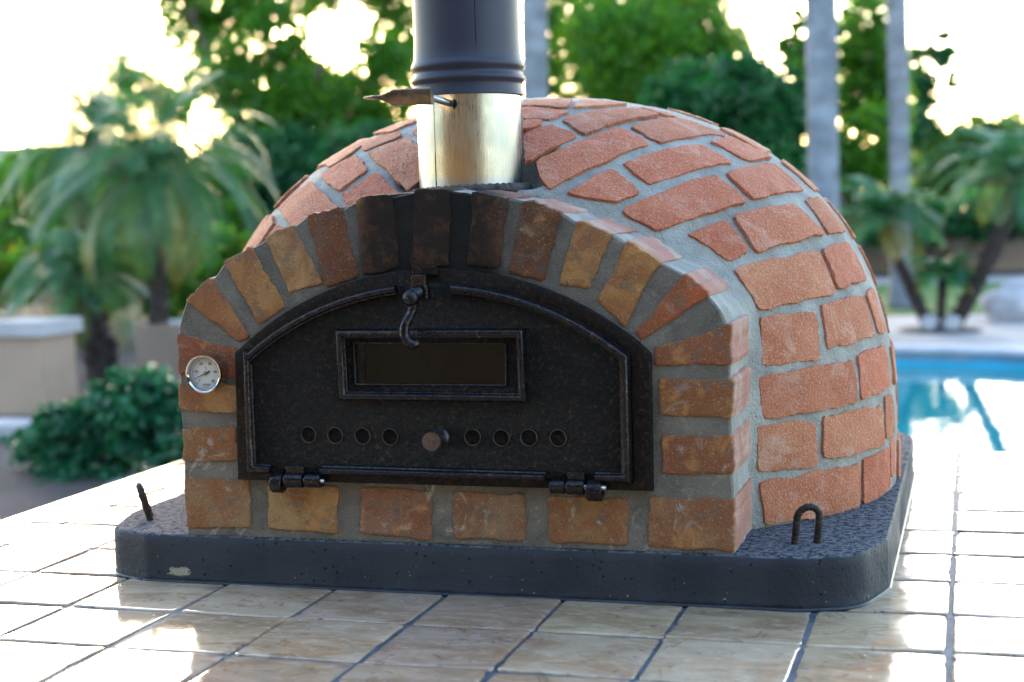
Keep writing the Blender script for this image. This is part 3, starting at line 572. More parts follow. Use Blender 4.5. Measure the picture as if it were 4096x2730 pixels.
# ------------------------------------------------------------------ door frame, door, fittings
def build_door():
    FO = [(-.2852, .1428), (.2722, .1410), (.2732, .3085)] + arc_door(-.0045, .002, .4145, .2732, -.2812, 60)[1:-1] + [(-.2812, .3125)]
    FI = [(-.262, .153), (.249, .1515), (.249, .305)] + arc_door(-.006, -.004, .3955, .240, -.252, 50)[1:-1] + [(-.2605, .306)]
    fr = plate('door_frame', FO, [FI], .1345, .160, M_FR, oven, .0012)
    lip = MB(); lip.box((.272, .139, .225), (.0015, .004, .08)); 
    DO = [(-.2655, .1545), (.2480, .1535), (.2485, .3090)] + arc_door(-.0075, -.0065, .4062, .2485, -.2635, 60)[1:-1] + [(-.2640, .3105)]
    holes = [[(-.108, .2725), (.0905, .2720), (.0912, .3215), (-.108, .3229)]]
    vents = [(-.1782, .2052), (-.1409, .2047), (-.1028, .2045), (-.0651, .2041), (.0456, .2052), (.0834, .2049), (.1191, .2056), (.1566, .2056)]
    for (x, z) in vents: holes.append([(x + .0103 * math.cos(2 * math.pi * k / 28), z + .0103 * math.sin(2 * math.pi * k / 28)) for k in range(28)])
    door = plate('door', DO, holes, .1290, .1375, M_IR, oven, .0009)
    # raised rim in four lengths, window rim
    def ridge(path, w, h, y0, closed=False, flip=False):
        """raised moulding along a path in the door plane"""
        prof = [(-.5, 0), (-.46, .35), (-.40, .45), (-.26, .50), (-.16, .92), (-.02, 1.0), (.22, .98), (.36, .82), (.46, .35), (.5, 0)]
        pts = [Vector(p) for p in path]; n = len(pts); vs = []
        for i, p in enumerate(pts):
            if closed: a, c = (p - pts[i - 1]).normalized(), (pts[(i + 1) % n] - p).normalized()
            else: a = (p - pts[max(i - 1, 0)]); c = (pts[min(i + 1, n - 1)] - p); a = (a if a.length else c).normalized(); c = (c if c.length else a).normalized()
            t = (a + c).normalized(); nn = Vector((t.y, -t.x)); s = 1 / max(.5, a.dot(t))
            for (u, hh) in prof:
                q = p + nn * ((-u if flip else u) * w * s); vs.append((q.x, y0 - hh * h + noise.noise(Vector((q.x * 60, q.y * 60, 0))) * .0005, q.y))
        K = len(prof); rng_ = range(n if closed else n - 1)
        m = MB(); fs = [(i * K + k, i * K + k + 1, ((i + 1) % n) * K + k + 1, ((i + 1) % n) * K + k) for i in rng_ for k in range(K - 1)]
        if not closed: fs += [tuple(range(K)), tuple((n - 1) * K + k for k in range(K))[::-1]]
        return vs, fs
    rim = MB()
    arc = arc_door(-.0075, -.0065, .3995, .2415, -.2565, 80)
    arcR = [p for p in arc if p[0] > .022]; arcL = [p for p in arc if p[0] < -.046]
    rim.add(*ridge([(.2035, .1592), (.2425, .1588), (.2425, .20), (.2425, .25), (.2425, .3055)] + arcR[1:], .0128, .0105, .1292))
    rim.add(*ridge(arcL + [(-.2580, .3070), (-.2585, .25), (-.2590, .20), (-.2595, .1605), (-.2320, .1600)], .0128, .0105, .1292))
    rim.add(*ridge([(-.1590, .1605), (-.05, .1598), (.05, .1590), (.1410, .1582)], .0130, .0125, .1292))
    r = rim.build('door_rim', M_IR2, door); flat_angle(r, 50)
    wf = MB(); wf.add(*ridge([(-.1245, .2570), (.1145, .2562), (.1135, .3360), (-.1255, .3368)], .0125, .0125, .1292, True))
    w = wf.build('window_frame', M_IR2, door); flat_angle(w, 50)
    edge = MB(); e0 = [(-.1095, .2710), (.0922, .2705), (.0928, .3230), (-.1095, .3244)]
    edge.add(*ridge(e0, .0026, .0022, .1292, True)); e_ = edge.build('window_edge', M_IR2, door, True)
    g = MB(); g.box((-.0085, .1330, .297), (.106, .0012, .032)); g.build('window_glass', M_GLASS, door)
    ch = MB(); ch.box((-.1003, .1325, .297), (.004, .0015, .031)); ch.build('window_clip', M_FR, door)
    bk = MB(); bk.box((-.008, .1330, .2048), (.20, .0012, .020)); bk.build('vent_slide', M_IR, door)
    me_ = mat_plain('worn_iron_edge', (.12, .10, .08), .35, .8, var=.3, bump=0); first = None
    for (x, z) in vents:
        if first is None:
            rg = MB(); rg.lathe([(.0101, -.003), (.0101, .0004), (.0105, .0010), (.0110, .0004), (.0112, -.001)], Matrix.Rotation(R(90), 4, 'X'), 32); first = rg.build('vent_rim', me_, door, True); ob = first
        else: ob = first.copy(); COL.objects.link(ob)
        ob.location = (x, .1288, z)
    # air-control knob
    kb = MB(); M = Matrix.Translation((.0035, .129, .2045)) @ Matrix.Rotation(R(90), 4, 'X')
    kb.lathe([(.0125, -.001), (.0125, .0035), (.0115, .005), (.0088, .008), (.0080, .018), (.0085, .026), (.0118, .0285), (.0125, .031), (.0125, .035), (.0118, .0363), (.006, .0368), (.0001, .0369)], M, 40)
    k = kb.build('knob', M_KNOB, door); flat_angle(k, 40)
    # latch handle: bracket, pivot ball, drooping tail
    h = empty('latch', (0, 0, 0)); COL.objects.unlink(h); bpy.data.objects.remove(h)
    lm = MB()
    lm.box((-.0135, .1195, .4005), (.0098, .0075, .0100)); lm.box((-.0125, .1200, .3885), (.0105, .0070, .0095))
    o = lm.build('latch_bracket', M_IR2, door); bv = o.modifiers.new('bevel', 'BEVEL'); bv.width = .0022; bv.segments = 3
    lt = MB(); base = [(-.0105, .112, .3900), (-.0165, .106, .3875), (-.0195, .103, .3830), (-.0190, .103, .3780), (-.0178, .104, .3720), (-.0190, .103, .3660), (-.0225, .100, .3590), (-.0258, .097, .3510), (-.0272, .095, .3430), (-.0262, .094, .3350), (-.0225, .094, .3285), (-.0165, .096, .3255), (-.0115, .100, .3270)]
    rr = [.0078, .0088, .0092, .0082, .0064, .0060, .0060, .0062, .0064, .0066, .0067, .0066, .0050]
    def cr(P_, r_, m=6):
        out, ro = [], []
        for i in range(len(P_) - 1):
            p0, p1, p2, p3 = (Vector(P_[max(i - 1, 0)]), Vector(P_[i]), Vector(P_[i + 1]), Vector(P_[min(i + 2, len(P_) - 1)]))
            for k in range(m):
                t = k / m; out.append(.5 * ((2 * p1) + (p2 - p0) * t + (2 * p0 - 5 * p1 + 4 * p2 - p3) * t * t + (3 * p1 - p0 - 3 * p2 + p3) * t ** 3)); ro.append(r_[i] + (r_[i + 1] - r_[i]) * t)
        out.append(Vector(P_[-1])); ro.append(r_[-1]); return out, ro
    pp, r2 = cr(base, rr); r2[-1] *= .7; lt.tube(pp, r2, 18)
    lt.lathe([(.0001, .0112), (.006, .0098), (.0098, .0055), (.0112, 0), (.0098, -.0055), (.006, -.0098), (.0001, -.0112)], Matrix.Translation((-.0195, .1025, .3825)), 24)
    lt.build('latch_handle', M_IR2, door, True)
    ks = MB(); ks.box((-.010, .1325, .4150), (.0165, .0045, .0060)); o = ks.build('latch_keeper', M_FR, fr); bv = o.modifiers.new('bevel', 'BEVEL'); bv.width = .0015; bv.segments = 2
    # hinges
    for side, segs in (('l', [(-.2300, -.2135, 1), (-.2110, -.1845, 0), (-.1822, -.1600, 2)]), ('r', [(.1470, .1658, 2), (.1680, .1905, 0), (.1935, .2130, 1)])):
        hg = empty('hinge'); hg.parent = oven
        for (a, b, kind) in segs:
            m = MB(); M = Matrix.Translation((a, .1235, .1462)) @ Matrix.Rotation(R(90), 4, 'Y')
            L = b - a; r = .0098 if kind == 0 else .0090
            if kind != 1:
                m.lathe([(.003, 0), (r - .001, 0), (r, .001), (r, L - .001), (r - .001, L), (.003, L)], M, 32, closed=True)
                m.box(((a + b) / 2, .1285, .1462 + (.008 if kind == 0 else -.001)), (L / 2 - .0006, .0050, .010 if kind == 0 else .0075))
            else:      # cast hook of the frame that cups the pin
                path = [(.1325, .1535), (.1245, .1520), (.1180, .1475), (.1160, .1420), (.1170, .1370), (.1215, .1335), (.1290, .1345), (.1350, .1395)]
                n = len(path); th = .0042; vs = []
                for x in (a + .0005, b - .0005):
                    for k in range(n):
                        p = Vector(path[k]); t = (Vector(path[min(k + 1, n - 1)]) - Vector(path[max(k - 1, 0)])).normalized(); nn = Vector((t.y, -t.x))
                        for s in (-1, 1): q = p + nn * th * s; vs.append((x, q.x, q.y))
                fs = []
                for k in range(n - 1):
                    i = 2 * k; o2 = 2 * n
                    fs += [(i, i + 2, i + 3, i + 1), (o2 + i, o2 + i + 1, o2 + i + 3, o2 + i + 2), (i, o2 + i, o2 + i + 2, i + 2), (i + 1, i + 3, o2 + i + 3, o2 + i + 1)]
                fs += [(0, 1, 2 * n + 1, 2 * n), (2 * n - 2, 4 * n - 2, 4 * n - 1, 2 * n - 1)]
                m.add(vs, fs)
            ob = m.build('hinge_knuckle', M_IR2, hg); flat_angle(ob, 40); bv = ob.modifiers.new('bevel', 'BEVEL'); bv.width = .0010; bv.segments = 2; bv.limit_method = 'ANGLE'
        pin = MB(); x0, x1 = segs[0][0] + .002, segs[2][1] + .004
        pin.tube([(x0, .1235, .1462), (x1, .1235, .1462)], .0036, 16); pin.build('hinge_pin', M_ST, hg, True)
build_door()

# ------------------------------------------------------------------ thermometer
def build_gauge():
    g = empty('thermometer'); g.parent = oven
    C = Vector((-.3205, .1440, .2851)); M = Matrix.Translation(C) @ Matrix.Rotation(R(90), 4, 'X')     # local +z comes out of the wall
    def bd(mb, name, mat, sm=True):
        o = mb.build(name, mat, g); flat_angle(o, 35) if sm else None; return o
    m = MB(); m.lathe([(.0248, -.004), (.0248, .018), (.0256, .0195), (.0262, .0215), (.0262, .0240), (.0254, .0254), (.0238, .0256), (.0226, .0246), (.0221, .0225), (.0219, .0170)], M, 72); bd(m, 'bezel', M_CHROME)
    m = MB(); m.lathe([(.0001, .0172), (.0222, .0172), (.0222, .0160), (.0001, .0160)], M, 64); bd(m, 'dial', M_DIAL)
    m = MB()
    for k in range(51):
        a = R(225 - 270 * k / 50); L = .0030 if k % 10 == 0 else (.0022 if k % 5 == 0 else .0014); r1 = .0206; w = .00026 if k % 10 else .00036
        u = Vector((math.cos(a), math.sin(a))); v = Vector((-u.y, u.x)); ps = [u * (r1 - L) - v * w, u * r1 - v * w, u * r1 + v * w, u * (r1 - L) + v * w]
        m.add([M @ Vector((p.x, p.y, .01745)) for p in ps], [(0, 1, 2, 3)])
    M3 = M @ Matrix.Translation((0, 0, .01745))
    for k, s in enumerate(('0', '100', '200', '300', '400', '500')):
        a = R(225 - 54 * k); rr = .0142 if k else .0138; text_mesh(s, .0046, (rr * math.cos(a) * (1.0 if k in (0, 5) else .98), rr * math.sin(a)), M3, m, sx=.72)
    text_mesh('\u00b0C', .0044, (-.0003, .0066), M3, m, sx=.75)
    text_mesh('ARTHERM', .0038, (0, -.0150), M3, m, sx=.62); text_mesh('Made in Italy', .0016, (0, -.0180), M3, m, sx=.8)
    bd(m, 'dial_markings', M_INK, False)
    m = MB(); a = R(203.6); u = Vector((math.cos(a), math.sin(a))); v = Vector((-u.y, u.x))
    for ps in ([u * .0175 + v * .0002, u * .0175 - v * .0002, u * .002 - v * .0007, u * .002 + v * .0007], [-u * .0015 + v * .0009, -u * .0015 - v * .0009, -u * .0072 - v * .0011, -u * .0072 + v * .0011]):
        for zz in (.0186, .0190): m.add([M @ Vector((p.x, p.y, zz)) for p in ps], [(0, 1, 2, 3)])
    m.lathe([(.0001, .0191), (.0024, .0191), (.0024, .0182), (.0001, .0182)], M, 24)
    bd(m, 'needle', M_INK, False)
    m = MB(); m.lathe([(.0001, .0206), (.0012, .0202), (.0017, .0192), (.0017, .0175)], M, 24); bd(m, 'needle_hub', M_BRASS)
    m = MB(); m.lathe([(.0001, .0226), (.0222, .0226)], M, 64); bd(m, 'lens', M_LENS)
build_gauge()

# ------------------------------------------------------------------ flue
def build_flue():
    fx, fy, r = FLUE.x + .0006, FLUE.y, .0700
    m = MB(); T = Matrix.Translation((fx, fy, 0))
    m.lathe([(r - .0012, .47), (r, .4705), (r, .70), (r - .0012, .70)], T, 96); st = m.build('flue_pipe', M_ST, oven, True); flat_angle(st, 40)
    # weld seam down the front of the steel pipe
    a = R(-113); m = MB(); m.tube([(fx + (r + .0001) * math.cos(a), fy + (r + .0001) * math.sin(a), z) for z in (.515, .57, .63, .66)], .0007, 8); m.build('pipe_seam', M_ST, st, True)
    # rope gasket laid round the foot
    m = MB(); pts = []; n = 160
    rad = []
    for k in range(n + 1):
        an = 2 * math.pi * k / n; pts.append((fx + (r + .0065) * math.cos(an), fy + (r + .0065) * math.sin(an), .5140 + .0025 * math.cos(an + .4))); rad.append(.0062 + .0009 * math.sin(k * 1.9))
    m.tube(pts, rad, 10, False); m.build('rope_gasket', M_ROPE, oven, True)
    # painted chimney sleeve with two rolled beads
    z0 = .6400; R_ = r + .0022
    prof = [(R_ + .0010, z0), (R_ + .0028, z0 + .0005), (R_ + .0026, z0 + .0018), (R_ + .0004, z0 + .010), (R_ + .0004, z0 + .014)]
    for (zc, h, w) in ((z0 + .0225, .0038, .0075), (z0 + .0400, .0034, .0085)):
        for k in range(9):
            t = -1 + 2 * k / 8; prof.append((R_ + .0004 + h * (.5 + .5 * math.cos(t * math.pi)) ** .8, zc + t * w))
    prof += [(R_ - .0005, z0 + .060), (R_ - .0012, z0 + .075), (R_ - .0012, 1.42), (R_ + .002, 1.425), (R_ + .002, 1.44), (R_ - .004, 1.44), (R_ - .004, z0)]
    m = MB(); m.lathe(prof, T, 120); ch = m.build('chimney_sleeve', M_PIPE, oven); flat_angle(ch, 60)
    an = R(-62); m = MB(); m.tube([(fx + (R_ - .0011) * math.cos(an), fy + (R_ - .0011) * math.sin(an), z) for z in (z0 + .058, .9, 1.2, 1.42)], .0006, 6); m.build('sleeve_seam', M_PIPE, ch, True)
    # rain cap far above the picture
    m = MB(); m.lathe([(.11, 1.50), (.108, 1.503), (.02, 1.545), (.0001, 1.548)], T, 48)
    for k in range(3):
        q = 2 * math.pi * k / 3; m.box((fx + .072 * math.cos(q), fy + .072 * math.sin(q), 1.47), (.006, .0015, .04), rz=q + math.pi / 2)
    m.build('rain_cap', M_PIPE, oven)
    # damper handle: rod and bent flat grip
    dh = empty('damper_handle'); dh.parent = oven
    p0 = Vector((fx - .001, fy - .0706, .6275)); p1 = Vector((-.0120, .1800, .6330))
    m = MB(); m.tube([p0 + (p0 - p1).normalized() * .02, p1], .0045, 20); m.build('rod', M_ST, dh, True)
    m = MB(); hole = Matrix.Translation(p0 + Vector((.0008, .0016, 0))) @ (Vector((-.2, -1, .02))).to_track_quat('Z', 'Y').to_matrix().to_4x4()
    m.lathe([(.0001, .0004), (.0074, .0004), (.0074, -.002)], hole, 28); m.build('rod_hole', M_FR, dh)
    # grip: strap seen edge-on, swept along x, then twisted flat at its tip
    secs = [(-.0080, .0104, .0062, 0), (-.0100, .0108, .0066, 0), (-.020, .0104, .0050, 0), (-.040, .0106, .0042, 0), (-.060, .0106, .0038, 0), (-.066, .0078, .0042, .1), (-.071, .0050, .0058, .4), (-.076, .0030, .0075, .8), (-.084, .0022, .0085, 1), (-.095, .0019, .0080, 1), (-.100, .0012, .0050, 1)]
    vs = []; K = 16; zc = .6345
    for (x, hz, hy, d) in secs:
        for k in range(K):
            q = 2 * math.pi * k / K; cx, cz = math.cos(q), math.sin(q); e = .22
            vs.append((x, .174 + hy * abs(cx) ** e * math.copysign(1, cx), zc + .0012 * d + hz * abs(cz) ** e * math.copysign(1, cz)))
    n = len(secs); fs = [(i * K + k, i * K + (k + 1) % K, (i + 1) * K + (k + 1) % K, (i + 1) * K + k) for i in range(n - 1) for k in range(K)] + [tuple(range(K))[::-1], tuple((n - 1) * K + k for k in range(K))]
    m = MB(); m.add(vs, fs); o = m.build('grip', M_HANDLE, dh); flat_angle(o, 50)
build_flue()

# ------------------------------------------------------------------ lifting loops of bent rebar
def loop(a, b, top, name='lifting_loop'):
    a, b, top = Vector(a), Vector(b), Vector(top); half = (a - b) / 2; mid = (a + b) / 2; up = (top - mid); r = half.length
    pts = [a - up.normalized() * .01]; L = up.length - r
    for k in range(5): pts.append(a + up.normalized() * L * (k + 1) / 5)
    cen = mid + up.normalized() * L; hx = half.normalized()
    for k in range(1, 16): t = math.pi * k / 16; pts.append(cen + hx * r * math.cos(t) + up.normalized() * r * math.sin(t))
    for k in range(6): pts.append(b + up.normalized() * L * (5 - k) / 5)
    pts.append(b - up.normalized() * .01)
    # ribs: fine resample with a radius ripple
    fine = []; rad = []; s = 0
    for i in range(len(pts) - 1):
        k = max(1, int((pts[i + 1] - pts[i]).length / .0012))
        for j in range(k): fine.append(pts[i].lerp(pts[i + 1], j / k)); s += (pts[i + 1] - pts[i]).length / k; rad.append(.0044 + (.0004 if (s % .0062) < .0022 else 0))
    m = MB(); m.tube(fine, rad, 12); return m.build(name, M_REBAR, oven, True)
loop((.4335, .214, .064), (.4600, .224, .064), (.4520, .217, .1105))
loop((-.4735, .2265, .064), (-.4880, .2520, .064), (-.4935, .2340, .1120))
# ------------------------------------------------------------------ the garden
GZ = -.95
def m_leaf(name, dark, light, trans=.5, gloss=.35, dry=(.16, .12, .02)):
    m = bpy.data.materials.new(name); m.use_nodes = True; nt = m.node_tree; nt.nodes.clear()
    out = nt.nodes.new('ShaderNodeOutputMaterial'); at_ = nt.nodes.new('ShaderNodeAttribute'); at_.attribute_name = 'tint'
    sep = nt.nodes.new('ShaderNodeSeparateColor'); nt.links.new(at_.outputs['Color'], sep.inputs[0])
    mx = nt.nodes.new('ShaderNodeMix'); mx.data_type = 'RGBA'; nt.links.new(sep.outputs[0], mx.inputs[0]); mx.inputs[6].default_value = (*dark, 1); mx.inputs[7].default_value = (*light, 1)
    m2 = nt.nodes.new('ShaderNodeMix'); m2.data_type = 'RGBA'; nt.links.new(sep.outputs[1], m2.inputs[0]); nt.links.new(mx.outputs[2], m2.inputs[6]); m2.inputs[7].default_value = (*dry, 1)
    p = nt.nodes.new('ShaderNodeBsdfPrincipled'); nt.links.new(m2.outputs[2], p.inputs['Base Color']); p.inputs['Roughness'].default_value = gloss
    tr = nt.nodes.new('ShaderNodeBsdfTranslucent'); sc = nt.nodes.new('ShaderNodeMix'); sc.data_type = 'RGBA'; sc.blend_type = 'MULTIPLY'; sc.inputs[0].default_value = 1
    nt.links.new(m2.outputs[2], sc.inputs[6]); sc.inputs[7].default_value = (1.6, 1.5, .5, 1); nt.links.new(sc.outputs[2], tr.inputs[0])
    ms = nt.nodes.new('ShaderNodeMixShader'); ms.inputs[0].default_value = trans; nt.links.new(p.outputs[0], ms.inputs[1]); nt.links.new(tr.outputs[0], ms.inputs[2]); nt.links.new(ms.outputs[0], out.inputs[0])
    return m
M_L1 = m_leaf('broad_leaf', (.018, .110, .024), (.110, .27, .022), .65)
M_L2 = m_leaf('deep_green_leaf', (.004, .070, .030), (.024, .135, .045), .5)
M_L3 = m_leaf('fresh_leaf', (.035, .11, .025), (.10, .20, .05), .5)
M_L4 = m_leaf('shrub_leaf', (.004, .062, .036), (.022, .15, .068), .35)
M_PALM = m_leaf('palm_frond', (.008, .075, .042), (.055, .19, .070), .38, .35)
M_BARK = mat_plain('brown_bark', (.09, .06, .045), .9, scale=6, bump=.9, bd=.03, bscale=14)
M_DTRUNK = mat_plain('dark_palm_boots', (.024, .014, .012), .92, var=.5, scale=14, bump=1, bd=.03, bscale=22)
def m_palmtrunk():
    t = NT('grey_ringed_palm_bark', .85); sep = t.n('ShaderNodeSeparateXYZ'); t.set(sep.inputs[0], t.co)
    w = t.n('ShaderNodeTexWave', bands_direction='Z'); w.inputs['Scale'].default_value = 1.3; w.inputs['Distortion'].default_value = 3.5; w.inputs['Detail'].default_value = 3; t.set(w.inputs['Vector'], t.co)
    c = t.mix(t.ramp(t.noise(3.5, 5), .3, .7), (.10, .105, .125), (.20, .21, .245)); c = t.mix(t.math('MULTIPLY', t.ramp(w.outputs['Fac'], .0, .3, 1, 0), .25), c, (.12, .11, .12))
    # old leaf scars higher up
    up = t.ramp(t.math('ADD', sep.outputs[2], t.math('MULTIPLY', t.noise(2, 3), .5)), 3.35, 3.6)
    c = t.mix(t.math('MULTIPLY', up, t.ramp(t.noise(5, 4), .42, .6)), c, (.22, .15, .11)); t.base(c)
    t.bump(t.math('ADD', w.outputs['Fac'], t.noise(12, 4)), .6, .02); return t.m
M_PT = m_palmtrunk()

def leaves(mb_pts, size, n_tint, flat=0.0, aspect=1.7):
    """leaf-shaped quads at the given points, numpy arrays out"""
    n = len(mb_pts); d = rng.normal(size=(n, 3)); d /= np.linalg.norm(d, axis=1)[:, None]
    if flat: d[:, 2] *= (1 - flat); d /= np.linalg.norm(d, axis=1)[:, None]
    e = rng.normal(size=(n, 3)); e -= d * (e * d).sum(1)[:, None]; e /= np.linalg.norm(e, axis=1)[:, None]
    s = size * rng.uniform(.6, 1.35, (n, 1)); a = d * s * aspect * .5; b = e * s * .5; nn = np.cross(d, e) * s * .14
    v = np.stack([mb_pts - a, mb_pts + b + nn, mb_pts + a, mb_pts - b + nn], 1).reshape(-1, 3)
    f = np.arange(n * 4).reshape(-1, 4)
    return v, f
def mesh_np(name, v, f, tint, mat, parent=None):
    me = bpy.data.meshes.new(name); me.vertices.add(len(v)); me.vertices.foreach_set('co', v.astype(np.float32).ravel())
    me.loops.add(f.size); me.loops.foreach_set('vertex_index', f.astype(np.int32).ravel()); k = f.shape[1]
    me.polygons.add(len(f)); me.polygons.foreach_set('loop_start', np.arange(0, f.size, k, dtype=np.int32))
    me.update(calc_edges=True); ca = me.color_attributes.new('tint', 'FLOAT_COLOR', 'POINT'); ca.data.foreach_set('color', tint.astype(np.float32).ravel())
    me.materials.append(mat); o = bpy.data.objects.new(name, me); COL.objects.link(o)
    if parent: o.parent = parent
    return o
def crown(name, blobs, n, size, mat, parent, clump=.24, per=70, dry=.04, shell=.55):
    """blobs: (centre, (rx, ry, rz)); leaves gathered in clumps that fill the blobs unevenly"""
    w = np.array([b[1][0] * b[1][2] for b in blobs]); w = w / w.sum(); P_, T_ = [], []
    for (c, r), wi in zip(blobs, w):
        m = int(n * wi); k = max(6, m // per); u = rng.normal(size=(k, 3)); u /= np.linalg.norm(u, axis=1)[:, None]
        rad = rng.uniform(shell, 1.0, (k, 1)) ** .42; cc = np.array(c) + u * rad * np.array(r)
        idx = rng.integers(0, k, m); rr = np.array(r).mean() * clump * rng.uniform(.5, 1.5, (k, 1))
        p = cc[idx] + rng.normal(size=(m, 3)) * rr[idx] * np.array([1, 1, .7]) * .62; P_.append(p)
        ct = rng.uniform(0, 1, k); T_.append(np.clip(ct[idx] * .6 + rng.uniform(0, .5, m), 0, 1))
    p = np.concatenate(P_); tt = np.concatenate(T_); v, f = leaves(p, size, tt)
    col = np.zeros((len(v), 4)); col[:, 0] = np.repeat(tt, 4); col[:, 1] = np.repeat((rng.random(len(p)) < dry) * rng.uniform(.3, 1, len(p)), 4); col[:, 3] = 1
    return mesh_np(name, v, f, col, mat, parent)
def tree(px, base_y, Y, blobs_px, n, size, mat, label, cat='tree', name='tree', trunk=.12, bark=None, group=None, depth=1.0, **kw):
    """blobs_px: (px, py, radius_px[, radius_py]) on the plane y=Y"""
    s = (at(1300, 500, Y) - at(1200, 500, Y)).length / 100
    b3 = []
    for b in blobs_px:
        c = at(b[0], b[1], Y + rng.uniform(-.5, .5) * depth); rx = b[2] * s; rz = (b[3] if len(b) > 3 else b[2]) * s; b3.append((tuple(c), (rx, rx * .9, rz)))
    root = at(px, base_y, Y); root.z = GZ
    e = empty(name, root); tag(e, label, cat, group)
    cr_ = crown('crown', b3, n, size, mat, e, **kw); cr_.matrix_parent_inverse = Matrix.Translation(-root)
    if trunk:
        m = MB(); top = sum((Vector(c) for c, r in b3), Vector()) / len(b3); low = min(c[2] - r[2] for c, r in b3)
        fork = Vector((root.x * .7 + top.x * .3, root.y, max(low * .6 + GZ * .4, GZ + .3)))
        m.tube([root, root.lerp(fork, .5) + Vector((.03, 0, 0)), fork], [trunk * 1.25, trunk, trunk * .85], 10)
        for (c, r) in b3:
            c = Vector(c); mid = fork.lerp(c, .5) + Vector(rng.normal(size=3) * .12 * r[0]); m.tube([fork, mid, c], [trunk * .6, trunk * .38, trunk * .12], 7)
            for _ in range(4):
                t = c + Vector(rng.normal(size=3)) * r[0] * .5; m.tube([mid.lerp(c, .6), t], [trunk * .2, trunk * .05], 5)
        o = m.build('trunk', bark or M_BARK, e, True); o.matrix_parent_inverse = Matrix.Translation(-root)
    return e
def frond(vs, fs, tn, base, az, el, L, droop, nl=34, ll=.28, tintv=.5, dry=0.0, w=.012):
    """one feather leaf: arching midrib with drooping leaflets"""
    h = Vector((math.cos(az), math.sin(az), 0)); side = Vector((-h.y, h.x, 0)); p = Vector(base); a = el; step = L / nl; pts = [p.copy()]
    for k in range(nl):
        a -= droop / nl * (1 + 1.0 * k / nl); p = p + (h * math.cos(a) + Vector((0, 0, math.sin(a)))) * step; pts.append(p.copy())
    def quad(a_, b_, c_, d_, t):
        n = len(vs); vs.extend([tuple(a_), tuple(b_), tuple(c_), tuple(d_)]); fs.append((n, n + 1, n + 2, n + 3)); tn.extend([(t, dry, 0, 1)] * 4)
    for k in range(nl):
        r = .011 * (1 - k / nl) + .003; quad(pts[k] - side * r, pts[k] + side * r, pts[k + 1] + side * r, pts[k + 1] - side * r, .2)
    for k in range(3, nl):
        t = (pts[k] - pts[k - 1]).normalized(); f = k / nl; ln = ll * math.sin(math.pi * min(1, f * .92 + .14)) ** .6 * rng.uniform(.85, 1.1)
        for s in (-1, 1):
            d = (side * s * .9 + t * .55 + Vector((0, 0, .28 - .35 * f))).normalized(); e = pts[k] + d * ln * .55; tip = e + (d + Vector((0, 0, -.75))).normalized() * ln * .45
            wv = t * w; tv = min(1, max(0, tintv + rng.uniform(-.3, .3)))
            quad(pts[k] - wv * .4, pts[k] + wv * .4, e + wv, e - wv, tv); quad(e - wv, e + wv, tip + wv * .15, tip - wv * .15, tv)
def palm(root, path, rads, crown_n, L, label, ll=.26, name='palm_tree', trunk_mat=None, droop=(1.4, 2.2), w=.009, nl=40, group=None, heads=None, cat='palm tree', boots=True, spread=118):
    """path: trunk joints from the ground up; heads: list of (trunk path, radii, fronds, length) for clumps"""
    e = empty(name, root); tag(e, label, cat, group); root = Vector(root)
    for (pa, ra, cn, LL) in (heads or [(path, rads, crown_n, L)]):
        m = MB(); pts = [Vector(p) for p in pa]
        fine, fr = [], []
        for i in range(len(pts) - 1):
            k = 10
            for j in range(k): fine.append(pts[i].lerp(pts[i + 1], j / k)); fr.append((ra[i] + (ra[i + 1] - ra[i]) * j / k) * (1 + (.10 * ((j % 2) * 2 - 1) if boots else .012 * ((j % 2) * 2 - 1))))
        fine.append(pts[-1]); fr.append(ra[-1] * .6); m.tube(fine, fr, 14); 
        if boots:   # cut leaf bases
            for i in range(90):
                t = rng.uniform(.12, 1); q = fine[min(int(t * (len(fine) - 1)), len(fine) - 1)]; r = fr[min(int(t * (len(fine) - 1)), len(fine) - 1)]; a = rng.uniform(0, 6.28)
                d = Vector((math.cos(a), math.sin(a), 0)); m.tube([q + d * r * .7, q + d * r * 1.25 + Vector((0, 0, r * .5))], [r * .26, r * .14], 5)
        o = m.build('trunk', trunk_mat or M_DTRUNK, e, True); o.matrix_parent_inverse = Matrix.Translation(-root)
        vs, fs, tn = [], [], []; top = pts[-1]
        for k in range(cn):
            u = (k + .5) / cn; el = R(86 - spread * u ** .9); az = k * 2.39996 + rng.uniform(-.2, .2)
            frond(vs, fs, tn, top + Vector((0, 0, .04)), az, el, LL * rng.uniform(.85, 1.1), rng.uniform(*droop), nl, ll, rng.uniform(.1, .9), 0.0 if u < .86 else rng.uniform(.3, .9), w)
        o = mesh_np('crown', np.array(vs), np.array(fs), np.array(tn), M_PALM, e); o.matrix_parent_inverse = Matrix.Translation(-root)
    return e

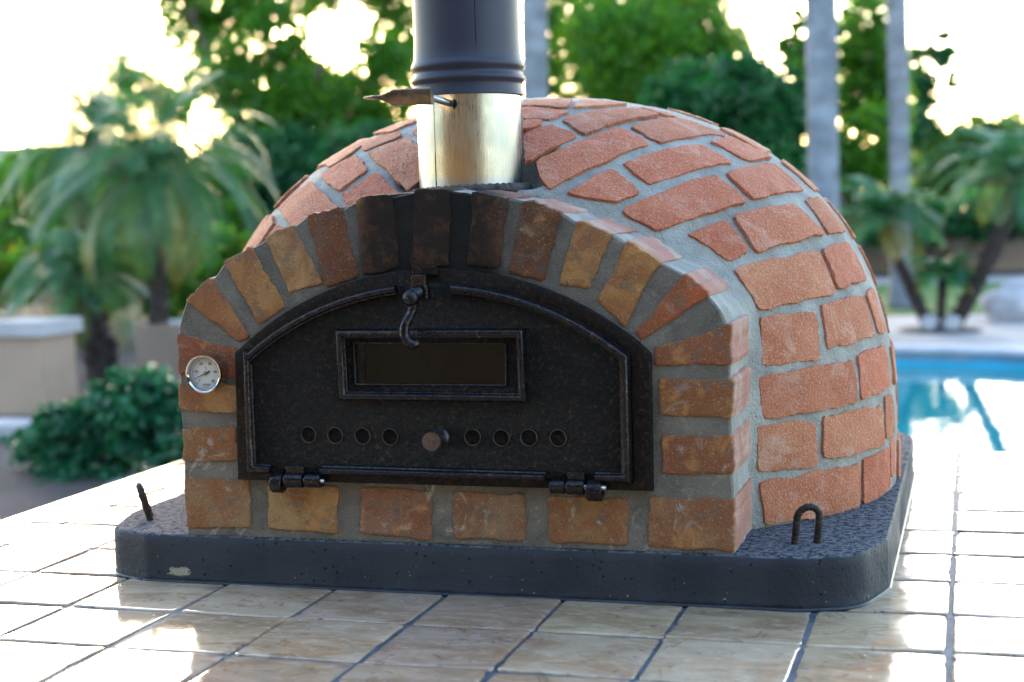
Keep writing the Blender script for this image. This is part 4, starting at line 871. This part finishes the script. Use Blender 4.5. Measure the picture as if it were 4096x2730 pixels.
# --- ground, lawn, deck, pool
def m_ground(name, a, b, sc=3, bscale=40, bd=.03, rough=.95):
    t = NT(name, rough); c = t.mix(t.ramp(t.noise(sc, 6), .35, .65), a, b); c = t.mix(t.math('MULTIPLY', t.ramp(t.voro(24).outputs['Distance'], .2, .5), .35), c, tuple(x * .5 for x in a)); t.base(c); t.bump(t.noise(bscale, 4), .8, bd); return t.m
def blob(cx, cy, rx, ry, n=96, w=0.0):
    return [(cx + rx * math.cos(2 * math.pi * k / n) * (1 + w * math.sin(4 * math.pi * k / n)), cy + ry * math.sin(2 * math.pi * k / n)) for k in range(n)]
POOL = blob(-.2, 8.55, 3.25, 4.45); COPE = blob(-.2, 8.55, 3.60, 4.82); DECK = blob(.6, 9.2, 5.0, 8.3)
g = plate('ground', [(-160, -60), (160, -60), (160, 260), (-160, 260)], [POOL], GZ - .02, GZ, m_ground('brown_gravel', (.050, .032, .030), (.085, .058, .055)), plane='xy'); tag(g, kind='structure')
M_DECK = mat_plain('pale_cool_deck', (.33, .31, .32), .8, scale=2, var=.1, bump=.4, bd=.01, bscale=60)
dk = plate('pool_deck', DECK, [COPE], GZ - .01, GZ + .006, M_DECK, plane='xy'); tag(dk, kind='structure')
cp = plate('pool_coping', COPE, [POOL], GZ - .10, GZ + .035, mat_plain('pale_coping', (.36, .36, .41), .65, scale=4, var=.12, bump=.4, bd=.01, bscale=50), bevel=.015, plane='xy'); tag(cp, kind='structure')
lw = plate('lawn', [(-9, 17.4), (2.15, 17.5), (3.2, 18.4), (9, 19), (9, 24.3), (-9, 24.3)], [], GZ - .008, GZ + .012, m_ground('green_lawn', (.03, .13, .015), (.06, .20, .025), 2, 90, .04), plane='xy'); tag(lw, kind='structure')
path = plate('path', [(-9, 24.35), (9, 24.35), (9, 26.2), (-9, 26.2)], [], GZ - .008, GZ + .03, M_DECK, plane='xy'); tag(path, kind='structure')
pb = MB(); n = len(POOL); vs = [(x, y, z) for z in (GZ - .02, GZ - 1.5) for x, y in POOL]; pb.add(vs, [(k, (k + 1) % n, n + (k + 1) % n, n + k) for k in range(n)] + [tuple(n + k for k in range(n))])
pbo = pb.build('pool_basin', mat_plain('blue_pool_plaster', (.02, .28, .45), .7, scale=3, var=.1, bump=0)); tag(pbo, kind='structure')
def m_water():
    t = NT('pool_water', .03); t.base(t.mix(t.ramp(t.noise(1.2, 3), .3, .7), (.003, .20, .255), (.005, .25, .31))); t.b.inputs['IOR'].default_value = 1.33
    t.b.inputs['Emission Strength'].default_value = 0
    t.bump(t.math('ADD', t.noise(5, 3, .5, vec=t.map((1, 1, 1)), dist=.3), t.math('MULTIPLY', t.noise(1.6, 2), 1.5)),   .05, .04); return t.m
wt = MB(); wt.add([(x, y, GZ - .12) for x, y in blob(-.2, 8.55, 3.26, 4.46)], [tuple(range(96))]); tag(wt.build('water', m_water()), kind='structure')

# --- walls
M_WALL = mat_plain('tan_block_wall', (.19, .13, .10), .9, scale=1.2, var=.15, bump=.6, bd=.01, bscale=40)
bw = tag(empty('garden_wall', (0, 29, GZ)), 'long low tan garden wall behind the lawn at the back of the yard', 'wall')
m = MB(); m.box((0, 29, GZ + .66), (26, .1, .66)); o = m.build('wall_face', M_WALL, bw); o.matrix_parent_inverse = Matrix.Translation((0, -29, -GZ))
m = MB(); m.box((0, 29, GZ + 1.35), (26, .14, .03)); o = m.build('wall_cap', M_DECK, bw); o.matrix_parent_inverse = Matrix.Translation((0, -29, -GZ))
pl = at(165, 985, 8.2); pr = tag(empty('stucco_pillar', (pl.x - .5, 8.4, GZ)), 'tan stucco pillar with a pale flat cap, at the left edge behind the shrub', 'pillar')
inv = Matrix.Translation((-(pl.x - .5), -8.4, -GZ))
m = MB(); m.box((pl.x - .43, 8.4, GZ + .305), (.225, .22, .305)); m.build('pillar_body', mat_plain('tan_stucco_light', (.30, .205, .15), .9, scale=1.5, var=.1, bump=.5, bd=.008, bscale=60), pr).matrix_parent_inverse = inv
m = MB(); m.box((pl.x - .43, 8.4, GZ + .655), (.27, .27, .055)); o = m.build('pillar_cap', M_DECK, pr); o.matrix_parent_inverse = inv
wl = tag(empty('planter_wall', (-5.3, 9.3, GZ)), 'low tan planter wall running behind the two leaning date palms', 'wall'); m = MB(); m.box((-5.2, 9.9, GZ + .25), (1.0, .12, .30)); o = m.build('wall_face', M_WALL, wl); o.matrix_parent_inverse = Matrix.Translation((5.3, -9.3, -GZ))
cb = at(60, 1015, 7.2); m = MB(); m.box((cb.x - .5, 7.2, GZ + .05), (.8, .16, .05)); o = m.build('kerb_block', M_DECK); tag(o, 'pale low kerb block on the gravel at the foot of the stucco pillar', 'kerb')
bv = o.modifiers.new('bevel', 'BEVEL'); bv.width = .015

# --- boulders
def boulder(c, r, label, col=(.33, .32, .34), cat='boulder', group=None):
    bm = bmesh.new(); bmesh.ops.create_icosphere(bm, subdivisions=4, radius=1)
    for v in bm.verts:
        p = v.co.copy(); k = 1 + noise.noise(p * 1.3 + Vector(c)) * .35 + noise.noise(p * 4 + Vector(c)) * .10; v.co = Vector((p.x * r[0], p.y * r[1], p.z * r[2])) * k
    me = bpy.data.meshes.new('boulder'); bm.to_mesh(me); bm.free()
    o = link('boulder', me, mat_plain('stone_' + str(len(bpy.data.materials)), col, .85, scale=2, var=.25, bump=.8, bd=.03, bscale=12), smooth=True); o.location = c; tag(o, label, cat, group); return o
b0 = at(2330, 690, 16.5); boulder((b0.x + .1, 16.6, GZ + .16), (.42, .35, .30), 'large pale grey boulder on the deck at the right edge', (.36, .34, .38))
for (x, lab) in ((2133, 'small white rock at the foot of the palm clump, the left of two'), (2186, 'small white rock at the foot of the palm clump, the right of two')):
    c = at(x, 735, 15.0); boulder((c.x, 15.0, GZ + .10), (.10, .09, .10), lab, (.26, .25, .27), 'rock')
c = at(415, 800, 11.5); boulder((c.x + .1, 11.5, GZ + .10), (.55, .4, .35), 'pale blue grey boulder behind the taller leaning date palm', (.42, .48, .56))

# --- shrub and hedge in the near left
M_TWIG = mat_plain('twig', (.07, .05, .035), .9, bump=0)
tree(235, 1100, 5.9, [(150, 1020, 100, 105), (250, 990, 105, 115), (335, 955, 100, 105), (395, 985, 80, 120), (95, 1040, 65, 90), (265, 915, 60, 60), (210, 1120, 150, 60), (380, 920, 50, 50)], 21000, .030, M_L4, 'rounded dark green shrub on the gravel beyond the left edge of the counter', 'shrub', 'shrub', .02, M_TWIG, depth=.4, clump=.20, per=46, shell=.25, dry=.0)

tree(200, 900, 14.5, [(40, 640, 90, 70), (130, 600, 90, 80), (230, 650, 80, 80), (300, 620, 80, 80), (440, 640, 90, 90), (520, 620, 80, 110), (-60, 640, 90, 80), (380, 690, 60, 60)], 15000, .06, M_L1, 'low yellow green shrubbery behind the leaning date palms', 'shrub', 'shrub', .03, M_TWIG, depth=1.5, clump=.24, per=50, shell=.1, dry=.12)
# --- palms at the left
def PX(x, y, Y): return tuple(at(x, y, Y))
def rootpx(x, y, Y): p = at(x, y, Y); return (p.x, p.y, GZ)
palm(rootpx(238, 880, 10.5), [rootpx(240, 880, 10.5), PX(225, 800, 10.5), PX(200, 720, 10.5), PX(185, 650, 10.5)], [.16, .14, .13, .09], 34, 1.0, 'short leaning date palm with a shaggy dark trunk, left of the taller one', ll=.22, spread=98, droop=(.6, 1.9), w=.008, group='date palms at the left')
palm(rootpx(378, 890, 10.0), [rootpx(378, 890, 10.0), PX(368, 760, 10.0), PX(360, 620, 10.0), PX(350, 400, 10.0)], [.085, .08, .085, .10], 60, 1.4, 'taller upright date palm with a dark trunk and wide drooping crown', ll=.24, spread=112, droop=(.7, 2.2), w=.008, group='date palms at the left')
palm(rootpx(150, 860, 12.6), [rootpx(150, 860, 12.6), PX(165, 700, 12.6), PX(185, 500, 12.6), PX(215, 300, 12.6)], [.11, .10, .10, .10], 64, 1.8, 'date palm standing behind the other two at the left with a high arching crown', ll=.28, spread=118, droop=(.7, 2.2), w=.009, group='date palms at the left')
# --- triple palm by the pool
k = 15.2
palm(rootpx(2160, 757, k), None, None, 0, 0, 'clump of three dark palm trunks spreading from one root beside the pool', heads=[
    ([rootpx(2140, 757, k), PX(2105, 690, k), PX(2068, 610, k), PX(2035, 520, k)], [.075, .065, .065, .055], 26, .9),
    ([rootpx(2162, 757, k), PX(2163, 700, k), PX(2167, 640, k)], [.045, .045, .045], 14, .42),
    ([rootpx(2185, 757, k), PX(2230, 680, k), PX(2290, 560, k), PX(2335, 420, k)], [.085, .085, .09, .08], 30, 1.1)], ll=.24, spread=84, droop=(.9, 1.5))
sm = MB(); p = at(2160, 758, 15.2); sm.lathe([(.45, GZ + .007), (.40, GZ + .03), (.1, GZ + .045), (.0001, GZ + .047)], Matrix.Translation((p.x, 15.2, 0)), 40); o = sm.build('soil', mat_plain('dark_soil', (.06, .05, .06), .95, scale=8, var=.4, bump=.9, bd=.02, bscale=50)); tag(o, kind='structure')

# --- tall grey palms
def tallpalm(x, Y, r, label, H=5.6):
    s = at(x, 829, Y); root = (s.x, Y, GZ); top = at(x - 12, 0, Y); dx = (top.x - s.x) / (top.z - GZ)
    pa = [(s.x + dx * (z - GZ), Y, z) for z in (GZ, GZ + .5, GZ + 2, GZ + 3.6, H)]
    palm(root, pa, [r * 1.5, r * 1.1, r, r * 1.08, r * .9], 40, 2.5, label, ll=.6, spread=95, trunk_mat=M_PT, droop=(1.3, 2.3), w=.02, nl=34, boots=False, group='tall grey trunked palms')
tallpalm(1898, 13.4, .148, 'thickest tall palm, smooth grey trunk right behind the dome', 9.0)
tallpalm(2073, 18.6, .125, 'thinner tall palm with grey trunk between the thick one and open sky', 10.5)
tallpalm(1238, 15.5, .145, 'tall palm with a mottled grey trunk seen just right of the chimney pipe', 10.0)

# --- trees beyond
G_ = 'trees at the back of the yard'
tree(640, 700, 24, [(430, 60, 90, 90), (510, 40, 90, 90), (600, -20, 110, 80), (640, 70, 80, 80), (720, -10, 80, 60), (900, -30, 100, 90), (520, 170, 110, 90), (600, 210, 120, 100), (700, 230, 120, 80), (880, 220, 100, 100), (400, -50, 80, 70), (930, 90, 80, 100), (790, 260, 110, 90), (800, -50, 90, 60), (680, 130, 60, 50), (880, 130, 60, 70), (740, 190, 90, 50), (640, 300, 150, 70), (850, 310, 110, 60)], 46000, .066, M_L1, 'large leafy tree with bright sky gaps, left of the chimney', trunk=.16, group=G_, clump=.34, per=16, shell=.05, depth=3)
tree(760, 700, 22, [(560, 400, 130, 100), (700, 400, 140, 100), (850, 370, 110, 80), (640, 490, 150, 110), (790, 460, 130, 110), (520, 490, 110, 110)], 52000, .075, M_L2, 'dense dark green tree low behind the left side of the dome', trunk=.14, group=G_, clump=.2, per=60, shell=.1, depth=3, dry=.01)
tree(1420, 700, 25, [(1330, 40, 110, 110), (1450, 100, 130, 120), (1560, 60, 120, 100), (1380, 180, 110, 90), (1640, 160, 110, 90), (1500, 200, 120, 90), (1580, -40, 80, 70), (1250, 170, 60, 60)], 36000, .066, M_L1, 'bright green tree right of the chimney with golden light through its leaves', trunk=.16, group=G_, clump=.34, per=18, shell=.05, depth=3)
tree(1680, 700, 20, [(1600, 240, 110, 90), (1700, 230, 110, 90), (1780, 300, 90, 110), (1650, 330, 120, 100), (1740, 400, 110, 110), (1810, 220, 50, 60)], 24000, .07, M_L2, 'dense very dark green tree behind the right shoulder of the dome', trunk=.14, group=G_, clump=.22, per=60, shell=.05, depth=2, dry=.0)
tree(1980, 700, 23, [(1985, 90, 70, 100), (1970, 210, 75, 100), (2000, 330, 80, 100), (1840, 90, 50, 60), (1860, 190, 60, 80), (1950, 430, 100, 80), (1870, 330, 60, 100), (2030, 200, 50, 120)], 22000, .07, M_L1, 'tall feathery green tree between the two tall grey palm trunks', trunk=.12, group=G_, clump=.22, per=50, shell=.1, depth=2)
tree(2240, 700, 60, [(2150, 390, 80, 70), (2230, 350, 90, 70), (2320, 380, 100, 90), (2380, 330, 90, 70), (2270, 440, 110, 70), (2160, 470, 80, 60), (2420, 450, 90, 80)], 24000, .19, M_L3, 'bright light green bushy tree low at the right edge', trunk=.14, group=G_, clump=.24, per=60, shell=.1, depth=2)
tree(2140, 700, 60, [(2125, 210, 26, 40), (2155, 130, 22, 34), (2175, 105, 20, 26), (2110, 300, 36, 50), (2095, 150, 20, 40), (2190, 190, 14, 20)], 3600, .19, M_L2, 'thin sparse tree standing against the open sky at the right', trunk=.07, group=G_, clump=.4, per=40, shell=.1)
tree(300, 700, 26, [(280, 165, 34, 50), (330, 205, 50, 50), (400, 240, 60, 50), (250, 260, 50, 40)], 6500, .055, M_L1, 'small tree with spiky top against the pale sky, behind the left palms', trunk=.1, group=G_, clump=.5, per=36, shell=.1)
tree(150, 700, 20, [(60, 420, 110, 90), (180, 460, 130, 100), (330, 480, 130, 100), (450, 430, 110, 110), (40, 560, 120, 90), (260, 590, 130, 80), (470, 560, 110, 90), (-60, 480, 110, 100)], 26000, .075, M_L1, 'leafy green hedge row behind the two date palms', 'hedge', 'hedge', .1, clump=.22, per=60, shell=.1, depth=2, dry=.02)
tree(2200, 700, 27, [(1900, 520, 90, 50), (2010, 515, 90, 45), (2120, 505, 90, 45), (2230, 500, 90, 45), (2340, 500, 90, 50)], 15000, .08, M_L2, 'dark green hedge along the foot of the back wall at the right', 'hedge', 'hedge', .08, clump=.25, per=60, shell=.1, depth=1, dry=.0)

# --- house beyond the wall at the left, unseen patio added behind the viewer to shade the oven front
hx = at(-40, 300, 34); hs = tag(empty('neighbour_house', (hx.x, 36, GZ)), 'low brown house with a shallow tiled roof beyond the trees at the far left', 'house'); hi = Matrix.Translation((-hx.x, -36, -GZ))
m = MB(); m.box((hx.x, 37, GZ + 1.4), (4.4, 3, 1.4)); m.build('wall', mat_plain('brown_stucco', (.24, .19, .16), .9, scale=1, var=.1, bump=.3), hs).matrix_parent_inverse = hi
m = MB(); z0, z1 = GZ + 2.75, GZ + 3.75; X0, X1 = hx.x - 5, hx.x + 5
m.add([(X0, 33.5, z0), (X1, 33.5, z0), (X1, 40.5, z0), (X0, 40.5, z0), (X0 + 3.2, 37, z1), (X1 - 3.2, 37, z1)], [(0, 1, 5, 4), (1, 2, 5), (2, 3, 4, 5), (3, 0, 4), (0, 3, 2, 1)]); m.build('roof', mat_plain('grey_brown_roof_tile', (.20, .165, .15), .85, scale=3, var=.2, bump=.8, bd=.05, bscale=8), hs).matrix_parent_inverse = hi

pt = tag(empty('added_shade_patio', (.5, -7, GZ)), 'added patio roof and wall, unseen behind the viewer, shading the oven front', 'house'); pi_ = Matrix.Translation((-.5, 7, -GZ))
M_PAT = mat_plain('shade_patio_stucco', (.20, .18, .16), .9, scale=1, var=.1, bump=.3)
m = MB(); m.box((.5, -7.2, GZ + 1.6), (8, .15, 1.6)); m.build('wall', M_PAT, pt).matrix_parent_inverse = pi_
m = MB(); m.box((.5, -4.75, GZ + 2.95), (8, 2.6, .12)); m.build('shade_roof', mat_plain('shade_roof_paint', (.15, .14, .135), .9, scale=1, var=.1, bump=.2), pt).matrix_parent_inverse = pi_
for px_ in (-5.5, 6.5):
    m = MB(); m.box((px_, -2.4, GZ + 1.415), (.2, .2, 1.415)); m.build('shade_post', M_PAT, pt).matrix_parent_inverse = pi_
